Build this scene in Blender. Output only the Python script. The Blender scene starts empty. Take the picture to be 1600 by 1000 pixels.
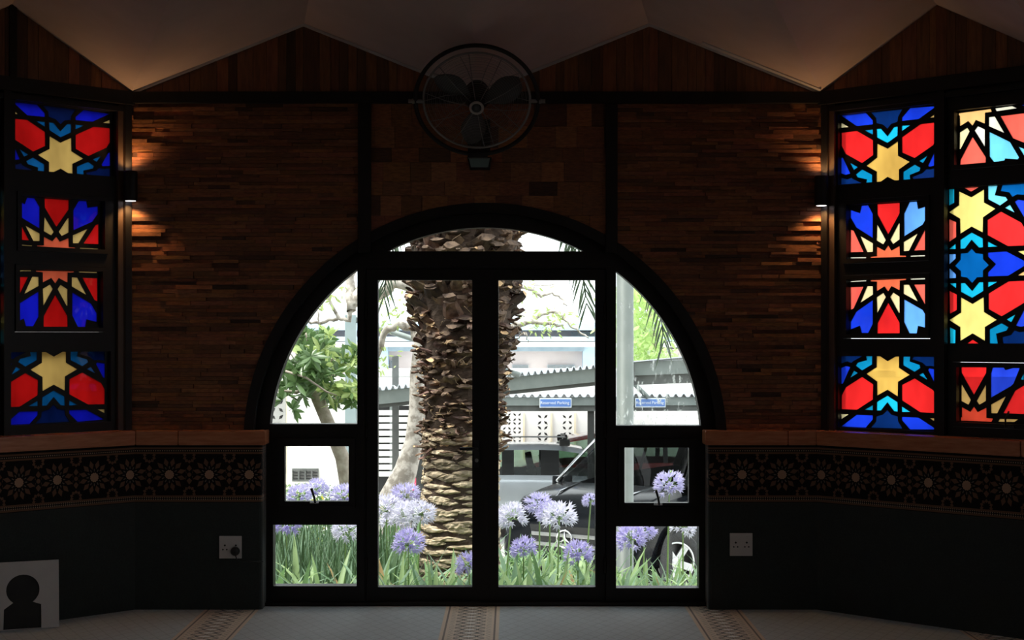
import bpy, bmesh, math, random
from mathutils import Vector, Matrix
from mathutils.geometry import delaunay_2d_cdt
PI = math.pi
R = random.Random(7)
scene = bpy.context.scene
COL = scene.collection

# ------------------------------------------------------------------ camera, sky, sun, exposure
FPX, DCAM, HCAM, HOR = 2500.0, 10.0, 1.69, 525.0       # focal length in px of a 1600 px frame, distance to the door wall, eye height, horizon row
cam_d = bpy.data.cameras.new('camera')
cam = bpy.data.objects.new('camera', cam_d); COL.objects.link(cam)
cam.location = (0, -DCAM, HCAM); cam.rotation_euler = (PI / 2, 0, 0)
cam_d.sensor_width = 36.0; cam_d.lens = FPX / 1600 * 36
cam_d.shift_y = (HOR - 500) / 1600
cam_d.clip_end = 300
scene.camera = cam

world = bpy.data.worlds.new('overcast_sky'); scene.world = world
world.use_nodes = True
bg = world.node_tree.nodes['Background']
bg.inputs[0].default_value = (0.93, 0.97, 1.0, 1); bg.inputs[1].default_value = 1.5

sun_d = bpy.data.lights.new('sun', 'SUN'); sun_d.energy = 2.9; sun_d.angle = math.radians(14); sun_d.color = (1, .96, .88)
sun = bpy.data.objects.new('sun', sun_d); COL.objects.link(sun)
sun.location = (-6, -4, 14)
sun.rotation_euler = Vector((.45, .14, -1.0)).to_track_quat('-Z', 'Y').to_euler()

vs = scene.view_settings
vs.view_transform = 'Standard'; vs.look = 'None'; vs.gamma = 1; vs.use_curve_mapping = False; vs.exposure = 0.85
scene.cycles.use_denoising = True
scene.cycles.max_bounces = 10; scene.cycles.transparent_max_bounces = 24
scene.cycles.caustics_reflective = False; scene.cycles.caustics_refractive = False
scene.cycles.sample_clamp_indirect = 4

# ------------------------------------------------------------------ measuring
def at(px, py, y):
    """a point of the photo at world depth y"""
    d = DCAM + y
    return Vector(((px - 800) * d / FPX, y, HCAM + (HOR - py) * d / FPX))

# ------------------------------------------------------------------ scene helpers
def link(name, me, parent=None):
    o = bpy.data.objects.new(name, me); COL.objects.link(o)
    if parent: o.parent = parent
    return o
def obj(name, bm, mats, parent=None, smooth=False, loc=None):
    me = bpy.data.meshes.new(name)
    if smooth:
        for f in bm.faces: f.smooth = True
    bm.to_mesh(me); bm.free()
    for m in (mats if isinstance(mats, (list, tuple)) else [mats]): me.materials.append(m)
    o = link(name, me, parent)
    if loc: o.location = loc
    return o
def tag(o, label=None, cat=None, group=None, kind=None):
    if label: o['label'] = label
    if cat: o['category'] = cat
    if group: o['group'] = group
    if kind: o['kind'] = kind
    return o
def empty(name, loc=(0, 0, 0), rz=0):
    o = bpy.data.objects.new(name, None); COL.objects.link(o)
    o.location = loc; o.rotation_euler = (0, 0, rz); o.empty_display_size = .1
    return o
def struct(o, label=None, cat=None):
    return tag(o, label, cat, kind='structure')

def box(bm, x0, x1, y0, y1, z0, z1, mi=0, M=None, bevel=0):
    ps = [(x, y, z) for z in (z0, z1) for x, y in ((x0, y0), (x1, y0), (x1, y1), (x0, y1))]
    v = [bm.verts.new(M @ Vector(p) if M else p) for p in ps]
    fs = []
    for q in ((3, 2, 1, 0), (4, 5, 6, 7), (0, 1, 5, 4), (1, 2, 6, 5), (2, 3, 7, 6), (3, 0, 4, 7)):
        f = bm.faces.new([v[i] for i in q]); f.material_index = mi; fs.append(f)
    if bevel:
        es = {e for f in fs for e in f.edges}
        r = bmesh.ops.bevel(bm, geom=list(es), offset=bevel, segments=2, affect='EDGES', profile=.7)
        for f in r['faces']: f.material_index = mi
    return fs
def tube(bm, pts, rad, n=8, mi=0, caps=True, smooth=True):
    pts = [Vector(p) for p in pts]
    rad = rad if isinstance(rad, (list, tuple)) else [rad] * len(pts)
    rings = []; up = None
    for i, p in enumerate(pts):
        t = (pts[min(i + 1, len(pts) - 1)] - pts[max(i - 1, 0)]).normalized()
        if up is None:
            up = t.orthogonal().normalized()
        up = (up - t * up.dot(t))
        up = up.normalized() if up.length > 1e-6 else t.orthogonal().normalized()
        b = t.cross(up)
        rings.append([bm.verts.new(p + (up * math.cos(2 * PI * k / n) + b * math.sin(2 * PI * k / n)) * rad[i]) for k in range(n)])
    for a, c in zip(rings, rings[1:]):
        for k in range(n):
            f = bm.faces.new((a[k], a[(k + 1) % n], c[(k + 1) % n], c[k])); f.material_index = mi; f.smooth = smooth
    if caps:
        f = bm.faces.new(rings[0][::-1]); f.material_index = mi
        f = bm.faces.new(rings[-1]); f.material_index = mi
def ring(bm, c, rad, r, u, v, n=48, k=8, mi=0):
    c, u, v = Vector(c), Vector(u), Vector(v); w = u.cross(v)
    rs = []
    for i in range(n):
        a = 2 * PI * i / n; d = u * math.cos(a) + v * math.sin(a)
        rs.append([bm.verts.new(c + d * (rad + r * math.cos(2 * PI * j / k)) + w * (r * math.sin(2 * PI * j / k))) for j in range(k)])
    for i in range(n):
        for j in range(k):
            f = bm.faces.new((rs[i][j], rs[(i + 1) % n][j], rs[(i + 1) % n][(j + 1) % k], rs[i][(j + 1) % k])); f.material_index = mi; f.smooth = True
def lathe(bm, prof, n=24, M=None, mi=0, smooth=True):
    M = M or Matrix()
    rs = [[bm.verts.new(M @ Vector((r * math.cos(2 * PI * k / n), r * math.sin(2 * PI * k / n), z))) for k in range(n)] for r, z in prof]
    for a, c in zip(rs, rs[1:]):
        for k in range(n):
            f = bm.faces.new((a[k], a[(k + 1) % n], c[(k + 1) % n], c[k])); f.material_index = mi; f.smooth = smooth
    f = bm.faces.new(rs[0][::-1]); f.material_index = mi
    f = bm.faces.new(rs[-1]); f.material_index = mi
def bez(p0, p1, p2, p3, n=10):
    p0, p1, p2, p3 = map(Vector, (p0, p1, p2, p3))
    return [p0 * (1 - t) ** 3 + p1 * 3 * t * (1 - t) ** 2 + p2 * 3 * t * t * (1 - t) + p3 * t ** 3 for t in [i / n for i in range(n + 1)]]
def inpoly(p, poly):
    x, y = p; c = False; n = len(poly)
    for i in range(n):
        x1, y1 = poly[i]; x2, y2 = poly[i - 1]
        if (y1 > y) != (y2 > y) and x < (x2 - x1) * (y - y1) / (y2 - y1) + x1: c = not c
    return c
def cdt(outer, holes):
    V = []; E = []
    for poly in [outer] + list(holes):
        b = len(V); V += [Vector(p) for p in poly]
        E += [(b + i, b + (i + 1) % len(poly)) for i in range(len(poly))]
    return delaunay_2d_cdt(V, E, [], 0, 1e-6)[0:3:2]
def plate(bm, outer, holes, to3, d0, d1, mi=0, rest=None):
    """flat plate with holes, thickness d0..d1; to3(u, v, d) places it. rest: list of (poly, material) filled too"""
    vs_, fs = cdt(outer, list(holes) + [p for p, m in (rest or [])])
    keep = {}
    for f in fs:
        c = sum((vs_[i] for i in f), Vector((0, 0))) / len(f)
        if not inpoly(c, outer) or any(inpoly(c, h) for h in holes): continue
        m = mi
        for p, pm in (rest or []):
            if inpoly(c, p): m = pm; break
        a = (vs_[f[1]] - vs_[f[0]]).cross(vs_[f[2]] - vs_[f[0]])
        keep.setdefault(m, []).append(list(f) if a > 0 else list(f)[::-1])
    for m, tris in keep.items():
        A = {}; B = {}
        def g(i):
            if i not in A:
                A[i] = bm.verts.new(to3(vs_[i].x, vs_[i].y, d0)); B[i] = bm.verts.new(to3(vs_[i].x, vs_[i].y, d1))
        ed = {}
        for t in tris:
            for i in t: g(i)
            f = bm.faces.new([A[i] for i in t]); f.material_index = m
            f = bm.faces.new([B[i] for i in t[::-1]]); f.material_index = m
            for k in range(len(t)):
                e = (t[k], t[(k + 1) % len(t)])
                if (e[1], e[0]) in ed: del ed[(e[1], e[0])]
                else: ed[e] = 1
        for i, j in ed:
            f = bm.faces.new((A[j], A[i], B[i], B[j])); f.material_index = m
def rect(x0, x1, z0, z1): return [(x0, z0), (x1, z0), (x1, z1), (x0, z1)]

# ------------------------------------------------------------------ materials
class N:
    """small shader expression: wraps a socket or a number"""
    nt = None
    def __init__(s, v): s.v = v
    def _m(s, op, o=0.0, c=None):
        n = N.nt.nodes.new('ShaderNodeMath'); n.operation = op
        for i, a in enumerate((s, o, c)):
            if a is None: continue
            a = a.v if isinstance(a, N) else a
            if isinstance(a, (int, float)): n.inputs[i].default_value = a
            else: N.nt.links.new(a, n.inputs[i])
        return N(n.outputs[0])
    def __add__(s, o): return s._m('ADD', o)
    def __sub__(s, o): return s._m('SUBTRACT', o)
    def __mul__(s, o): return s._m('MULTIPLY', o)
    def __truediv__(s, o): return s._m('DIVIDE', o)
    def __lt__(s, o): return s._m('LESS_THAN', o)
    def __gt__(s, o): return s._m('GREATER_THAN', o)
    def abs(s): return s._m('ABSOLUTE')
    def frac(s): return s._m('FRACT')
    def floor(s): return s._m('FLOOR')
    def sqrt(s): return s._m('SQRT')
    def max(s, o): return s._m('MAXIMUM', o)
    def min(s, o): return s._m('MINIMUM', o)
    def atan2(s, o): return s._m('ARCTAN2', o)
def new_mat(name):
    m = bpy.data.materials.new(name); m.use_nodes = True
    nt = m.node_tree; N.nt = nt
    return m, nt, nt.nodes['Principled BSDF'], nt.nodes['Material Output']
def mixc(nt, fac, a, b):
    n = nt.nodes.new('ShaderNodeMix'); n.data_type = 'RGBA'
    for i, s in ((0, fac), (6, a), (7, b)):
        s = s.v if isinstance(s, N) else s
        if isinstance(s, (int, float)): n.inputs[i].default_value = s
        elif isinstance(s, (tuple, list)): n.inputs[i].default_value = tuple(s)[:3] + (1,)
        else: nt.links.new(s, n.inputs[i])
    return n.outputs[2]
def noise(nt, scale, detail=4, vec=None, rough=.6, stretch=None):
    n = nt.nodes.new('ShaderNodeTexNoise'); n.inputs['Scale'].default_value = scale
    n.inputs['Detail'].default_value = detail; n.inputs['Roughness'].default_value = rough
    if vec is None:
        vec = nt.nodes.new('ShaderNodeTexCoord').outputs['Object']
    if stretch:
        mp = nt.nodes.new('ShaderNodeMapping'); mp.inputs['Scale'].default_value = stretch
        nt.links.new(vec, mp.inputs[0]); vec = mp.outputs[0]
    nt.links.new(vec, n.inputs['Vector'])
    return n.outputs['Fac']
def bump(nt, p, h, strength=.3, dist=.01):
    b = nt.nodes.new('ShaderNodeBump'); b.inputs['Strength'].default_value = strength; b.inputs['Distance'].default_value = dist
    nt.links.new(h.v if isinstance(h, N) else h, b.inputs['Height']); nt.links.new(b.outputs[0], p.inputs['Normal'])
def mat(name, c1, c2=None, scale=20, rough=.6, metal=0, stretch=None, bmp=0, spec=None, coat=0, tone=False, contrast=(.35, .65)):
    m, nt, p, out = new_mat(name)
    p.inputs['Roughness'].default_value = rough; p.inputs['Metallic'].default_value = metal
    if spec is not None: p.inputs['Specular IOR Level'].default_value = spec
    if coat: p.inputs['Coat Weight'].default_value = coat; p.inputs['Coat Roughness'].default_value = .04
    if c2 is None: c2 = tuple(min(1, a * 1.25 + .002) for a in c1)
    f = noise(nt, scale, stretch=stretch)
    r = nt.nodes.new('ShaderNodeMapRange'); r.inputs[1].default_value, r.inputs[2].default_value = contrast
    nt.links.new(f, r.inputs[0])
    col = mixc(nt, r.outputs[0], c1, c2)
    if tone:
        a = nt.nodes.new('ShaderNodeAttribute'); a.attribute_name = 'tone'
        x = nt.nodes.new('ShaderNodeMix'); x.data_type = 'RGBA'; x.blend_type = 'MULTIPLY'; x.inputs[0].default_value = 1
        nt.links.new(col, x.inputs[6]); nt.links.new(a.outputs['Color'], x.inputs[7]); col = x.outputs[2]
    nt.links.new(col, p.inputs['Base Color'])
    if bmp: bump(nt, p, f, bmp)
    return m
def leafmat(name, c1, c2, trans=.35, scale=3, rough=.45):
    m, nt, p, out = new_mat(name)
    col = mixc(nt, noise(nt, scale), c1, c2)
    nt.links.new(col, p.inputs['Base Color']); p.inputs['Roughness'].default_value = rough
    t = nt.nodes.new('ShaderNodeBsdfTranslucent'); nt.links.new(col, t.inputs[0])
    x = nt.nodes.new('ShaderNodeMixShader'); x.inputs[0].default_value = trans
    nt.links.new(p.outputs[0], x.inputs[1]); nt.links.new(t.outputs[0], x.inputs[2]); nt.links.new(x.outputs[0], out.inputs[0])
    return m
def glassmat(name, tint=(1, 1, 1), refl=.05, translucent=0.0, dust=0, rough=0.02, fr=.6):
    m, nt, p, out = new_mat(name)
    t = nt.nodes.new('ShaderNodeBsdfTransparent'); t.inputs[0].default_value = tuple(tint) + (1,)
    cur = t.outputs[0]
    if translucent:
        d = nt.nodes.new('ShaderNodeBsdfTranslucent')
        vr = nt.nodes.new('ShaderNodeMapRange'); vr.inputs[1].default_value, vr.inputs[2].default_value = .32, .68; nt.links.new(noise(nt, 3.2, 3, stretch=(1, 1, .55)), vr.inputs[0])
        c = mixc(nt, vr.outputs[0], tuple(a * .6 for a in tint), tuple(min(1, a * 1.3 + .012) for a in tint))  # mottling stands in for uneven light behind the glass
        nt.links.new(c, d.inputs[0])
        x = nt.nodes.new('ShaderNodeMixShader'); x.inputs[0].default_value = translucent
        nt.links.new(cur, x.inputs[1]); nt.links.new(d.outputs[0], x.inputs[2]); cur = x.outputs[0]
    if dust:
        d = nt.nodes.new('ShaderNodeBsdfTranslucent'); d.inputs[0].default_value = (.9, .93, .9, 1)
        big = N(noise(nt, 2.2, 2)); sm = N(noise(nt, 46, 2, stretch=(1, 1, .38)))
        f = ((sm - .60) * 8).max(0).min(1) * ((big - .42) * 6).max(0).min(1) * dust
        f2 = f + (N(noise(nt, 7, 3)) - .35).max(0) * .16
        x = nt.nodes.new('ShaderNodeMixShader'); nt.links.new(f2.v, x.inputs[0])
        nt.links.new(cur, x.inputs[1]); nt.links.new(d.outputs[0], x.inputs[2]); cur = x.outputs[0]
    g = nt.nodes.new('ShaderNodeBsdfGlossy'); g.inputs['Roughness'].default_value = rough
    lw = nt.nodes.new('ShaderNodeLayerWeight'); lw.inputs[0].default_value = .25
    f = N(lw.outputs['Fresnel']) * fr + refl * .4
    x = nt.nodes.new('ShaderNodeMixShader'); nt.links.new(f.v, x.inputs[0])
    nt.links.new(cur, x.inputs[1]); nt.links.new(g.outputs[0], x.inputs[2]); nt.links.new(x.outputs[0], out.inputs[0])
    nt.nodes.remove(p)
    return m
def emit(name, c, s):
    m, nt, p, out = new_mat(name)
    p.inputs['Base Color'].default_value = (1, 1, 1, 1)
    p.inputs['Emission Color'].default_value = tuple(c) + (1,); p.inputs['Emission Strength'].default_value = s
    return m

BLK = mat('black_frame_paint', (.0075, .0062, .006), (.011, .009, .0085), 9, .5, spec=.3)
BLK2 = mat('black_steel', (.009, .0075, .007), (.014, .011, .010), 14, .55, bmp=.05, spec=.3)
WOODSTRIP = mat('wood_strip_cladding', (.20, .070, .026), (.36, .135, .05), 26, .7, stretch=(1, 1, 4), bmp=.15, tone=True)
PLANK = mat('vertical_cladding', (.20, .075, .026), (.34, .14, .05), 10, .6, stretch=(5, 5, .6), bmp=.1, tone=True)
SILLWOOD = mat('sill_timber', (.42, .14, .062), (.56, .21, .10), 9, .27, stretch=(.7, .7, 6), bmp=.05)
PLASTER = mat('ceiling_plaster', (.56, .44, .40), (.62, .49, .45), 3, .9)
TRIMW = mat('plaster_trim', (.55, .52, .52), (.62, .6, .6), 8, .8)
POSTB = mat('corner_post_brown', (.05, .027, .016), (.065, .036, .02), 8, .5)
ROOMWALL = mat('plain_wall', (.16, .12, .10), (.2, .15, .12), 3, .9)
WHITEP = mat('white_plastic', (.62, .58, .57), (.66, .62, .6), 8, .35)
BLKP = mat('black_plastic', (.012, .012, .012), (.02, .02, .02), 8, .4)
CHROME = mat('chrome', (.75, .76, .78), (.8, .8, .82), 4, .15, 1)
STEEL = mat('dull_steel', (.32, .33, .33), (.4, .4, .4), 12, .35, 1)
CLEAR = glassmat('clear_glass', (.97, .99, .98), .05)
DUSTY = glassmat('spotted_glass', (.95, .98, .97), .05, dust=.9)

# ------------------------------------------------------------------ patterned carpets
def carpet_floor():
    m, nt, p, out = new_mat('striped_carpet')
    tc = nt.nodes.new('ShaderNodeTexCoord'); sx = nt.nodes.new('ShaderNodeSeparateXYZ'); nt.links.new(tc.outputs['Object'], sx.inputs[0])
    X, Y = N(sx.outputs[0]), N(sx.outputs[1])
    a = ((X + .243) / 1.4875 + .5).frac() - .5
    q = a * 1.4875; d = q.abs()
    # plain field with a faint lattice
    g1 = (((X + Y * .5) / .085).frac() - .5).abs() * 2; g2 = (((X - Y * .5) / .085).frac() - .5).abs() * 2
    latt = (g1 < .09).max(g2 < .09)
    pile = noise(nt, 60, 3, stretch=(.35, 1.3, 1))
    big = noise(nt, 3.5, 4)
    field = mixc(nt, pile, (.24, .28, .30), (.60, .66, .69))
    field = mixc(nt, N(big) * .45, field, (.46, .48, .49))
    field = mixc(nt, latt * .3, field, (.12, .14, .15))
    # stripe: interlaced lozenges between beige edge bands
    v = (Y / .105).frac() - .5; v2 = (Y / .105 + .5).frac() - .5
    l1 = (d * 9.5 + v.abs() * 1.0 - .5).abs(); l2 = (d * 9.5 + v2.abs() * 1.0 - .82).abs()
    l3 = ((d * 22).frac() - .5).abs() + (((Y / .0525).frac() - .5).abs()) - .45
    lines = ((l1 < .06).max(l2 < .06)).max(l3.abs() < .045)
    cell = mixc(nt, noise(nt, 9, 2), (.60, .45, .33), (.76, .62, .48))
    mid = mixc(nt, lines, cell, (.018, .014, .013))
    diam = (d / .04 + v.abs() / .17) < 1
    mid = mixc(nt, diam, mid, (.8, .78, .74))
    bands = (d > .137) * (d < .148)
    edge = mixc(nt, bands, (.64, .49, .36), (.16, .11, .08))
    col = mixc(nt, d > .122, mid, edge)
    col = mixc(nt, d > .168, col, field)
    nt.links.new(col, p.inputs['Base Color']); p.inputs['Roughness'].default_value = .95
    p.inputs['Specular IOR Level'].default_value = .15
    p.inputs['Sheen Weight'].default_value = .25; p.inputs['Sheen Roughness'].default_value = .5
    bump(nt, p, pile, .5, .006)
    return m
def dado_carpet():
    m, nt, p, out = new_mat('wall_carpet_border')
    uv = nt.nodes.new('ShaderNodeUVMap'); uv.uv_map = 'run'; sx = nt.nodes.new('ShaderNodeSeparateXYZ'); nt.links.new(uv.outputs[0], sx.inputs[0])
    S, Z = N(sx.outputs[0]), N(sx.outputs[1])
    P = .2466
    def rosette(S, zc, n, scale=1.0):
        dx = ((S / P + .5).frac() - .5) * P; dz = Z - zc
        r = (dx * dx + dz * dz).sqrt(); th = dz.atan2(dx)
        k = (((th * (n / (2 * PI))).frac()) - .5).abs() * 2
        return r, k
    r, k = rosette(S, .834, 12)
    disc = (r + k * .004) < .030
    petal = (k * r * .40 + (r - .077).abs() * .85) < .0235
    spoke = ((k > .72) * (r > .036)) * (r < .052)
    r2, k2 = rosette(S + P / 2, .834, 6)
    pet2 = (k2 * r2 * .5 + (r2 - .040).abs() * .8) < .0165
    dot2 = r2 < .013
    r3, k3 = rosette(S + P / 2, .945, 5); r4, k4 = rosette(S + P / 2, .723, 5)
    pet3 = (((r3 - .03).abs() + (k3 - .5).abs() * .02) < .012).max(((r4 - .03).abs() + (k4 - .5).abs() * .02) < .012)
    inside = r < .105
    mot = petal.max(pet2 * (r > .103)).max(dot2).max(pet3 * (r > .10))
    blk = (.010, .008, .008); brn = mixc(nt, noise(nt, 8, 2), (.125, .064, .041), (.21, .115, .073))
    col = mixc(nt, mot, blk, brn)
    col = mixc(nt, spoke, col, (.16, .13, .11))
    col = mixc(nt, disc, col, mixc(nt, noise(nt, 6, 2), (.38, .22, .145), (.47, .30, .20)))
    # edge bands
    az = (Z - .834).abs()
    dots = ((S / .014).frac() < .5) * ((((Z - .834) / .012 + (S / .014).floor() * 0).frac()) < .55)
    band = mixc(nt, dots, blk, (.36, .27, .2))
    col = mixc(nt, az > .128, col, (.17, .09, .055))
    col = mixc(nt, az > .139, col, band)
    col = mixc(nt, az > .156, col, (.17, .09, .055))
    col = mixc(nt, az > .168, col, blk)
    pile = noise(nt, 90, 3)
    low = mixc(nt, pile, (.027, .032, .031), (.066, .076, .073))
    low = mixc(nt, N(noise(nt, 14, 3)) * .7, low, (.03, .034, .033))
    col = mixc(nt, Z < .662, col, low)
    nt.links.new(col, p.inputs['Base Color']); p.inputs['Roughness'].default_value = .95; p.inputs['Specular IOR Level'].default_value = .1
    p.inputs['Sheen Weight'].default_value = .5; p.inputs['Sheen Roughness'].default_value = .35
    bump(nt, p, pile, .5, .005)
    return m
CARPET = carpet_floor(); DADO = dado_carpet()

# ------------------------------------------------------------------ room plan (inner wall planes), metres
S2 = math.sqrt(.5); CH = 3.24
BL, BR = Vector((-2.38, 0)), Vector((1.936, 0))
plan = [BL, BR, BR + Vector((S2, -S2)) * CH]
plan.append(plan[2] + Vector((0, -6.51)))
plan.append(plan[3] + Vector((-S2, -S2)) * CH)
plan.append(Vector((BL.x, plan[4].y)))
plan.append(plan[5] + Vector((-S2, S2)) * CH)
plan.append(Vector((plan[6].x, plan[2].y)))
APEX = Vector((-.222, -5.5, 4.5))
ZV, ZP = 3.205, 3.635
def seg_zig(i):
    """valley, peak, valley ... points of the roof line along wall i"""
    a, b = plan[i], plan[(i + 1) % 8]
    n = 4 if i in (0, 1, 3, 4, 5, 7) else 6
    return [Vector((*(a.lerp(b, k / n)), ZP if k % 2 else ZV)) for k in range(n + 1)]

# floor
bm = bmesh.new()
f = [bm.verts.new((p.x, p.y, z)) for z in (0, -.2) for p in [v + (v - Vector((-.222, -5.5))).normalized() * .28 for v in plan]]
bm.faces.new(f[:8][::-1]); bm.faces.new(f[8:])
for i in range(8): bm.faces.new((f[i], f[(i + 1) % 8], f[8 + (i + 1) % 8], f[8 + i]))
bmesh.ops.recalc_face_normals(bm, faces=bm.faces)
struct(obj('floor', bm, CARPET))

# folded ceiling, carried out over the walls as eaves
bm = bmesh.new()
loop = []
for i in range(8): loop += seg_zig(i)[:-1]
def out_(p): 
    d = (p - APEX); return p + d * (.26 / Vector((d.x, d.y)).length)
inn = [bm.verts.new(out_(p)) for p in loop]; top = [bm.verts.new(out_(p) + Vector((0, 0, .09))) for p in loop]
a0 = bm.verts.new(APEX); a1 = bm.verts.new(APEX + Vector((0, 0, .09)))
for i in range(len(loop)):
    j = (i + 1) % len(loop)
    bm.faces.new((inn[i], inn[j], a0)); bm.faces.new((top[j], top[i], a1)); bm.faces.new((inn[j], inn[i], top[i], top[j]))
struct(obj('ceiling', bm, PLASTER))

# ------------------------------------------------------------------ back wall with the arched opening
KD = FPX / (DCAM + .08)                                   # px per metre on the door plane
dx = lambda px: (px - 800) / KD
dz = lambda py: HCAM + (HOR - py) / KD
CX, CZ, RG, RO = dx(758.5), dz(693), 337 / KD, 371 / KD
def arc(r, a0, a1, n): return [(CX + r * math.cos(a0 + (a1 - a0) * i / n), CZ + r * math.sin(a0 + (a1 - a0) * i / n)) for i in range(n + 1)]
zz = seg_zig(0)
outl = [(BL.x - .1, 0)] + [(BL.x - .1, ZV)] + [(p.x, p.z) for p in zz] + [(BR.x + .1, ZV), (BR.x + .1, 0)] + [(CX + RO, 0)] + arc(RO, 0, PI, 48) + [(CX - RO, 0)]
bm = bmesh.new()
plate(bm, outl, [], lambda u, v, d: (u, d, v), .03, .22)
struct(obj('wall_back', bm, mat('back_wall_plaster', (.09, .055, .04), (.12, .07, .05), 4, .9)))

tone_rng = random.Random(3)
def toned(bm, fs, t):
    lay = bm.loops.layers.float_color.get('tone') or bm.loops.layers.float_color.new('tone')
    for f in fs:
        for l in f.loops: l[lay] = (*t, 1)
def arch_x(z, side, r=RO - .012):
    h = z - CZ
    if h <= 0: return CX + side * r
    if h >= r: return CX
    return CX + side * math.sqrt(r * r - h * h)
VB = [(dx(562), dx(582)), (dx(945), dx(963))]             # the two upright posts above the arch
def strips(name, xa, xb, side, rowh, l0, l1, dmin, dmax, seed):
    rg = random.Random(seed); bm = bmesh.new(); bm.loops.layers.float_color.new('tone')
    z = 1.09
    if side == 0: z = CZ + RO * .78
    while z < 3.15:
        h = rowh * rg.uniform(.75, 1.3)
        x = xa - rg.uniform(0, l0)
        while x < xb:
            L = rg.uniform(l0, l1); u0, u1 = max(x, xa), min(x + L, xb)
            zm = z + h / 2
            if side < 0: u1 = min(u1, arch_x(zm, -1))
            if side > 0: u0 = max(u0, arch_x(zm, 1))
            if side == 0:
                hh = abs(min(max((u0 + u1) / 2, CX - RO), CX + RO) - CX)
                if z < CZ + math.sqrt(max(0, RO ** 2 - hh * hh)) + .06:
                    d = rg.uniform(dmin, dmax); b = rg.uniform(.5, 1.1); tn = (b, b * rg.uniform(.86, 1.1), b * rg.uniform(.75, 1.2)); q = max(1, int((u1 - u0) / .02))
                    for i in range(q):
                        a_, c_ = u0 + (u1 - u0) * i / q, u0 + (u1 - u0) * (i + 1) / q; zlo = max(z, CZ + math.sqrt(max(0, (RO - .004) ** 2 - ((a_ + c_) / 2 - CX) ** 2)))
                        if zlo < z + h - .004: toned(bm, box(bm, a_, c_ - (.0015 if i == q - 1 else 0), -d, .035, zlo, z + h - .0015), tn)
                    x += L; continue
            if u1 - u0 > .012:
                d = rg.uniform(dmin, dmax)
                if rg.random() < .05: d = dmin * .3
                b = rg.uniform(.5, 1.1) * (.35 if rg.random() < .07 else 1)
                fs = box(bm, u0, u1 - .0015, -d, .035, z, z + h - .0015)
                toned(bm, fs, (b, b * rg.uniform(.86, 1.1), b * rg.uniform(.75, 1.2)))
            x += L
        z += h
    return struct(obj(name, bm, WOODSTRIP))
strips('wall_cladding_left', BL.x + .003, VB[0][0] + .004, -1, .0225, .09, .30, .003, .026, 1)
strips('wall_cladding_right', VB[1][1] - .004, BR.x - .003, 1, .0225, .09, .30, .003, .026, 2)
strips('wall_cladding_center', VB[0][1] - .004, VB[1][0] + .004, 0, .115, .12, .21, .006, .016, 5)

# beams
ZB0, ZB1 = 3.140, 3.212
bm = bmesh.new(); box(bm, BL.x, BR.x, -.045, .03, ZB0, ZB1, bevel=.004); struct(obj('trim_1', bm, BLK2))
for i, (a, b) in enumerate(VB):
    bm = bmesh.new(); box(bm, a, b, -.04, .03, CZ + RO * .80, ZB0, bevel=.004)
    struct(obj('trim_%d' % (2 + i), bm, BLK2))

# gables of vertical boards: one mesh per wall
WL0 = lambda t, z, k: Vector((BL.x - S2 * t - S2 * k, -S2 * t + S2 * k, z))
def gable(name, i, seed, dep=.012):
    rg = random.Random(seed); a, b = plan[i], plan[(i + 1) % 8]
    d = (b - a); L = d.length; d /= L; n = Vector((-d.y, d.x))        # n points outwards for this winding
    z_ = [( (Vector((p.x, p.y)) - a).length, p.z) for p in seg_zig(i)]
    def top(s):
        for (s0, h0), (s1, h1) in zip(z_, z_[1:]):
            if s <= s1 + 1e-6: return h0 + (h1 - h0) * (s - s0) / (s1 - s0)
        return ZV
    cuts = [0.0]
    while cuts[-1] < L:
        s = cuts[-1] + rg.choice((.055, .07, .085, .1))
        for q, h in z_:
            if cuts[-1] < q - .01 < s - .01: s = q
        cuts.append(min(s, L))
        if L - cuts[-1] < .02: cuts[-1] = L; break
    bm = bmesh.new(); bm.loops.layers.float_color.new('tone')
    for s0, s1 in zip(cuts, cuts[1:]):
        e = rg.uniform(0, .006) + dep; fs = []
        P = lambda s, k, z: (*(a + d * s + n * k), z)
        s1g = s1 - .002
        v = [bm.verts.new(q) for q in (P(s0, -e, ZV - .03), P(s1g, -e, ZV - .03), P(s1g, -e, top(s1) + .004), P(s0, -e, top(s0) + .004),
                                       P(s0, .03, ZV - .03), P(s1g, .03, ZV - .03), P(s1g, .03, top(s1) + .004), P(s0, .03, top(s0) + .004))]
        for q in ((0, 1, 2, 3), (5, 4, 7, 6), (4, 0, 3, 7), (1, 5, 6, 2), (3, 2, 6, 7), (4, 5, 1, 0)):
            fs.append(bm.faces.new([v[k] for k in q]))
        t = rg.uniform(.45, 1.05) * (.5 if rg.random() < .15 else 1)
        toned(bm, fs, (t, t * rg.uniform(.85, 1.05), t * rg.uniform(.8, 1.1)))
    bmesh.ops.recalc_face_normals(bm, faces=bm.faces)
    return struct(obj(name, bm, PLANK))
gable('wall_gable_back', 0, 11); gable('wall_gable_right', 1, 12); gable('wall_gable_left', 7, 13)

bm = bmesh.new(); plate(bm, rect(.785, .83, ZV - .02, ZP + .01), [], lambda u, v, d: WL0(u, v, d), -.03, .03); bmesh.ops.recalc_face_normals(bm, faces=bm.faces); struct(obj('trim_19', bm, BLK2))
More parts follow.
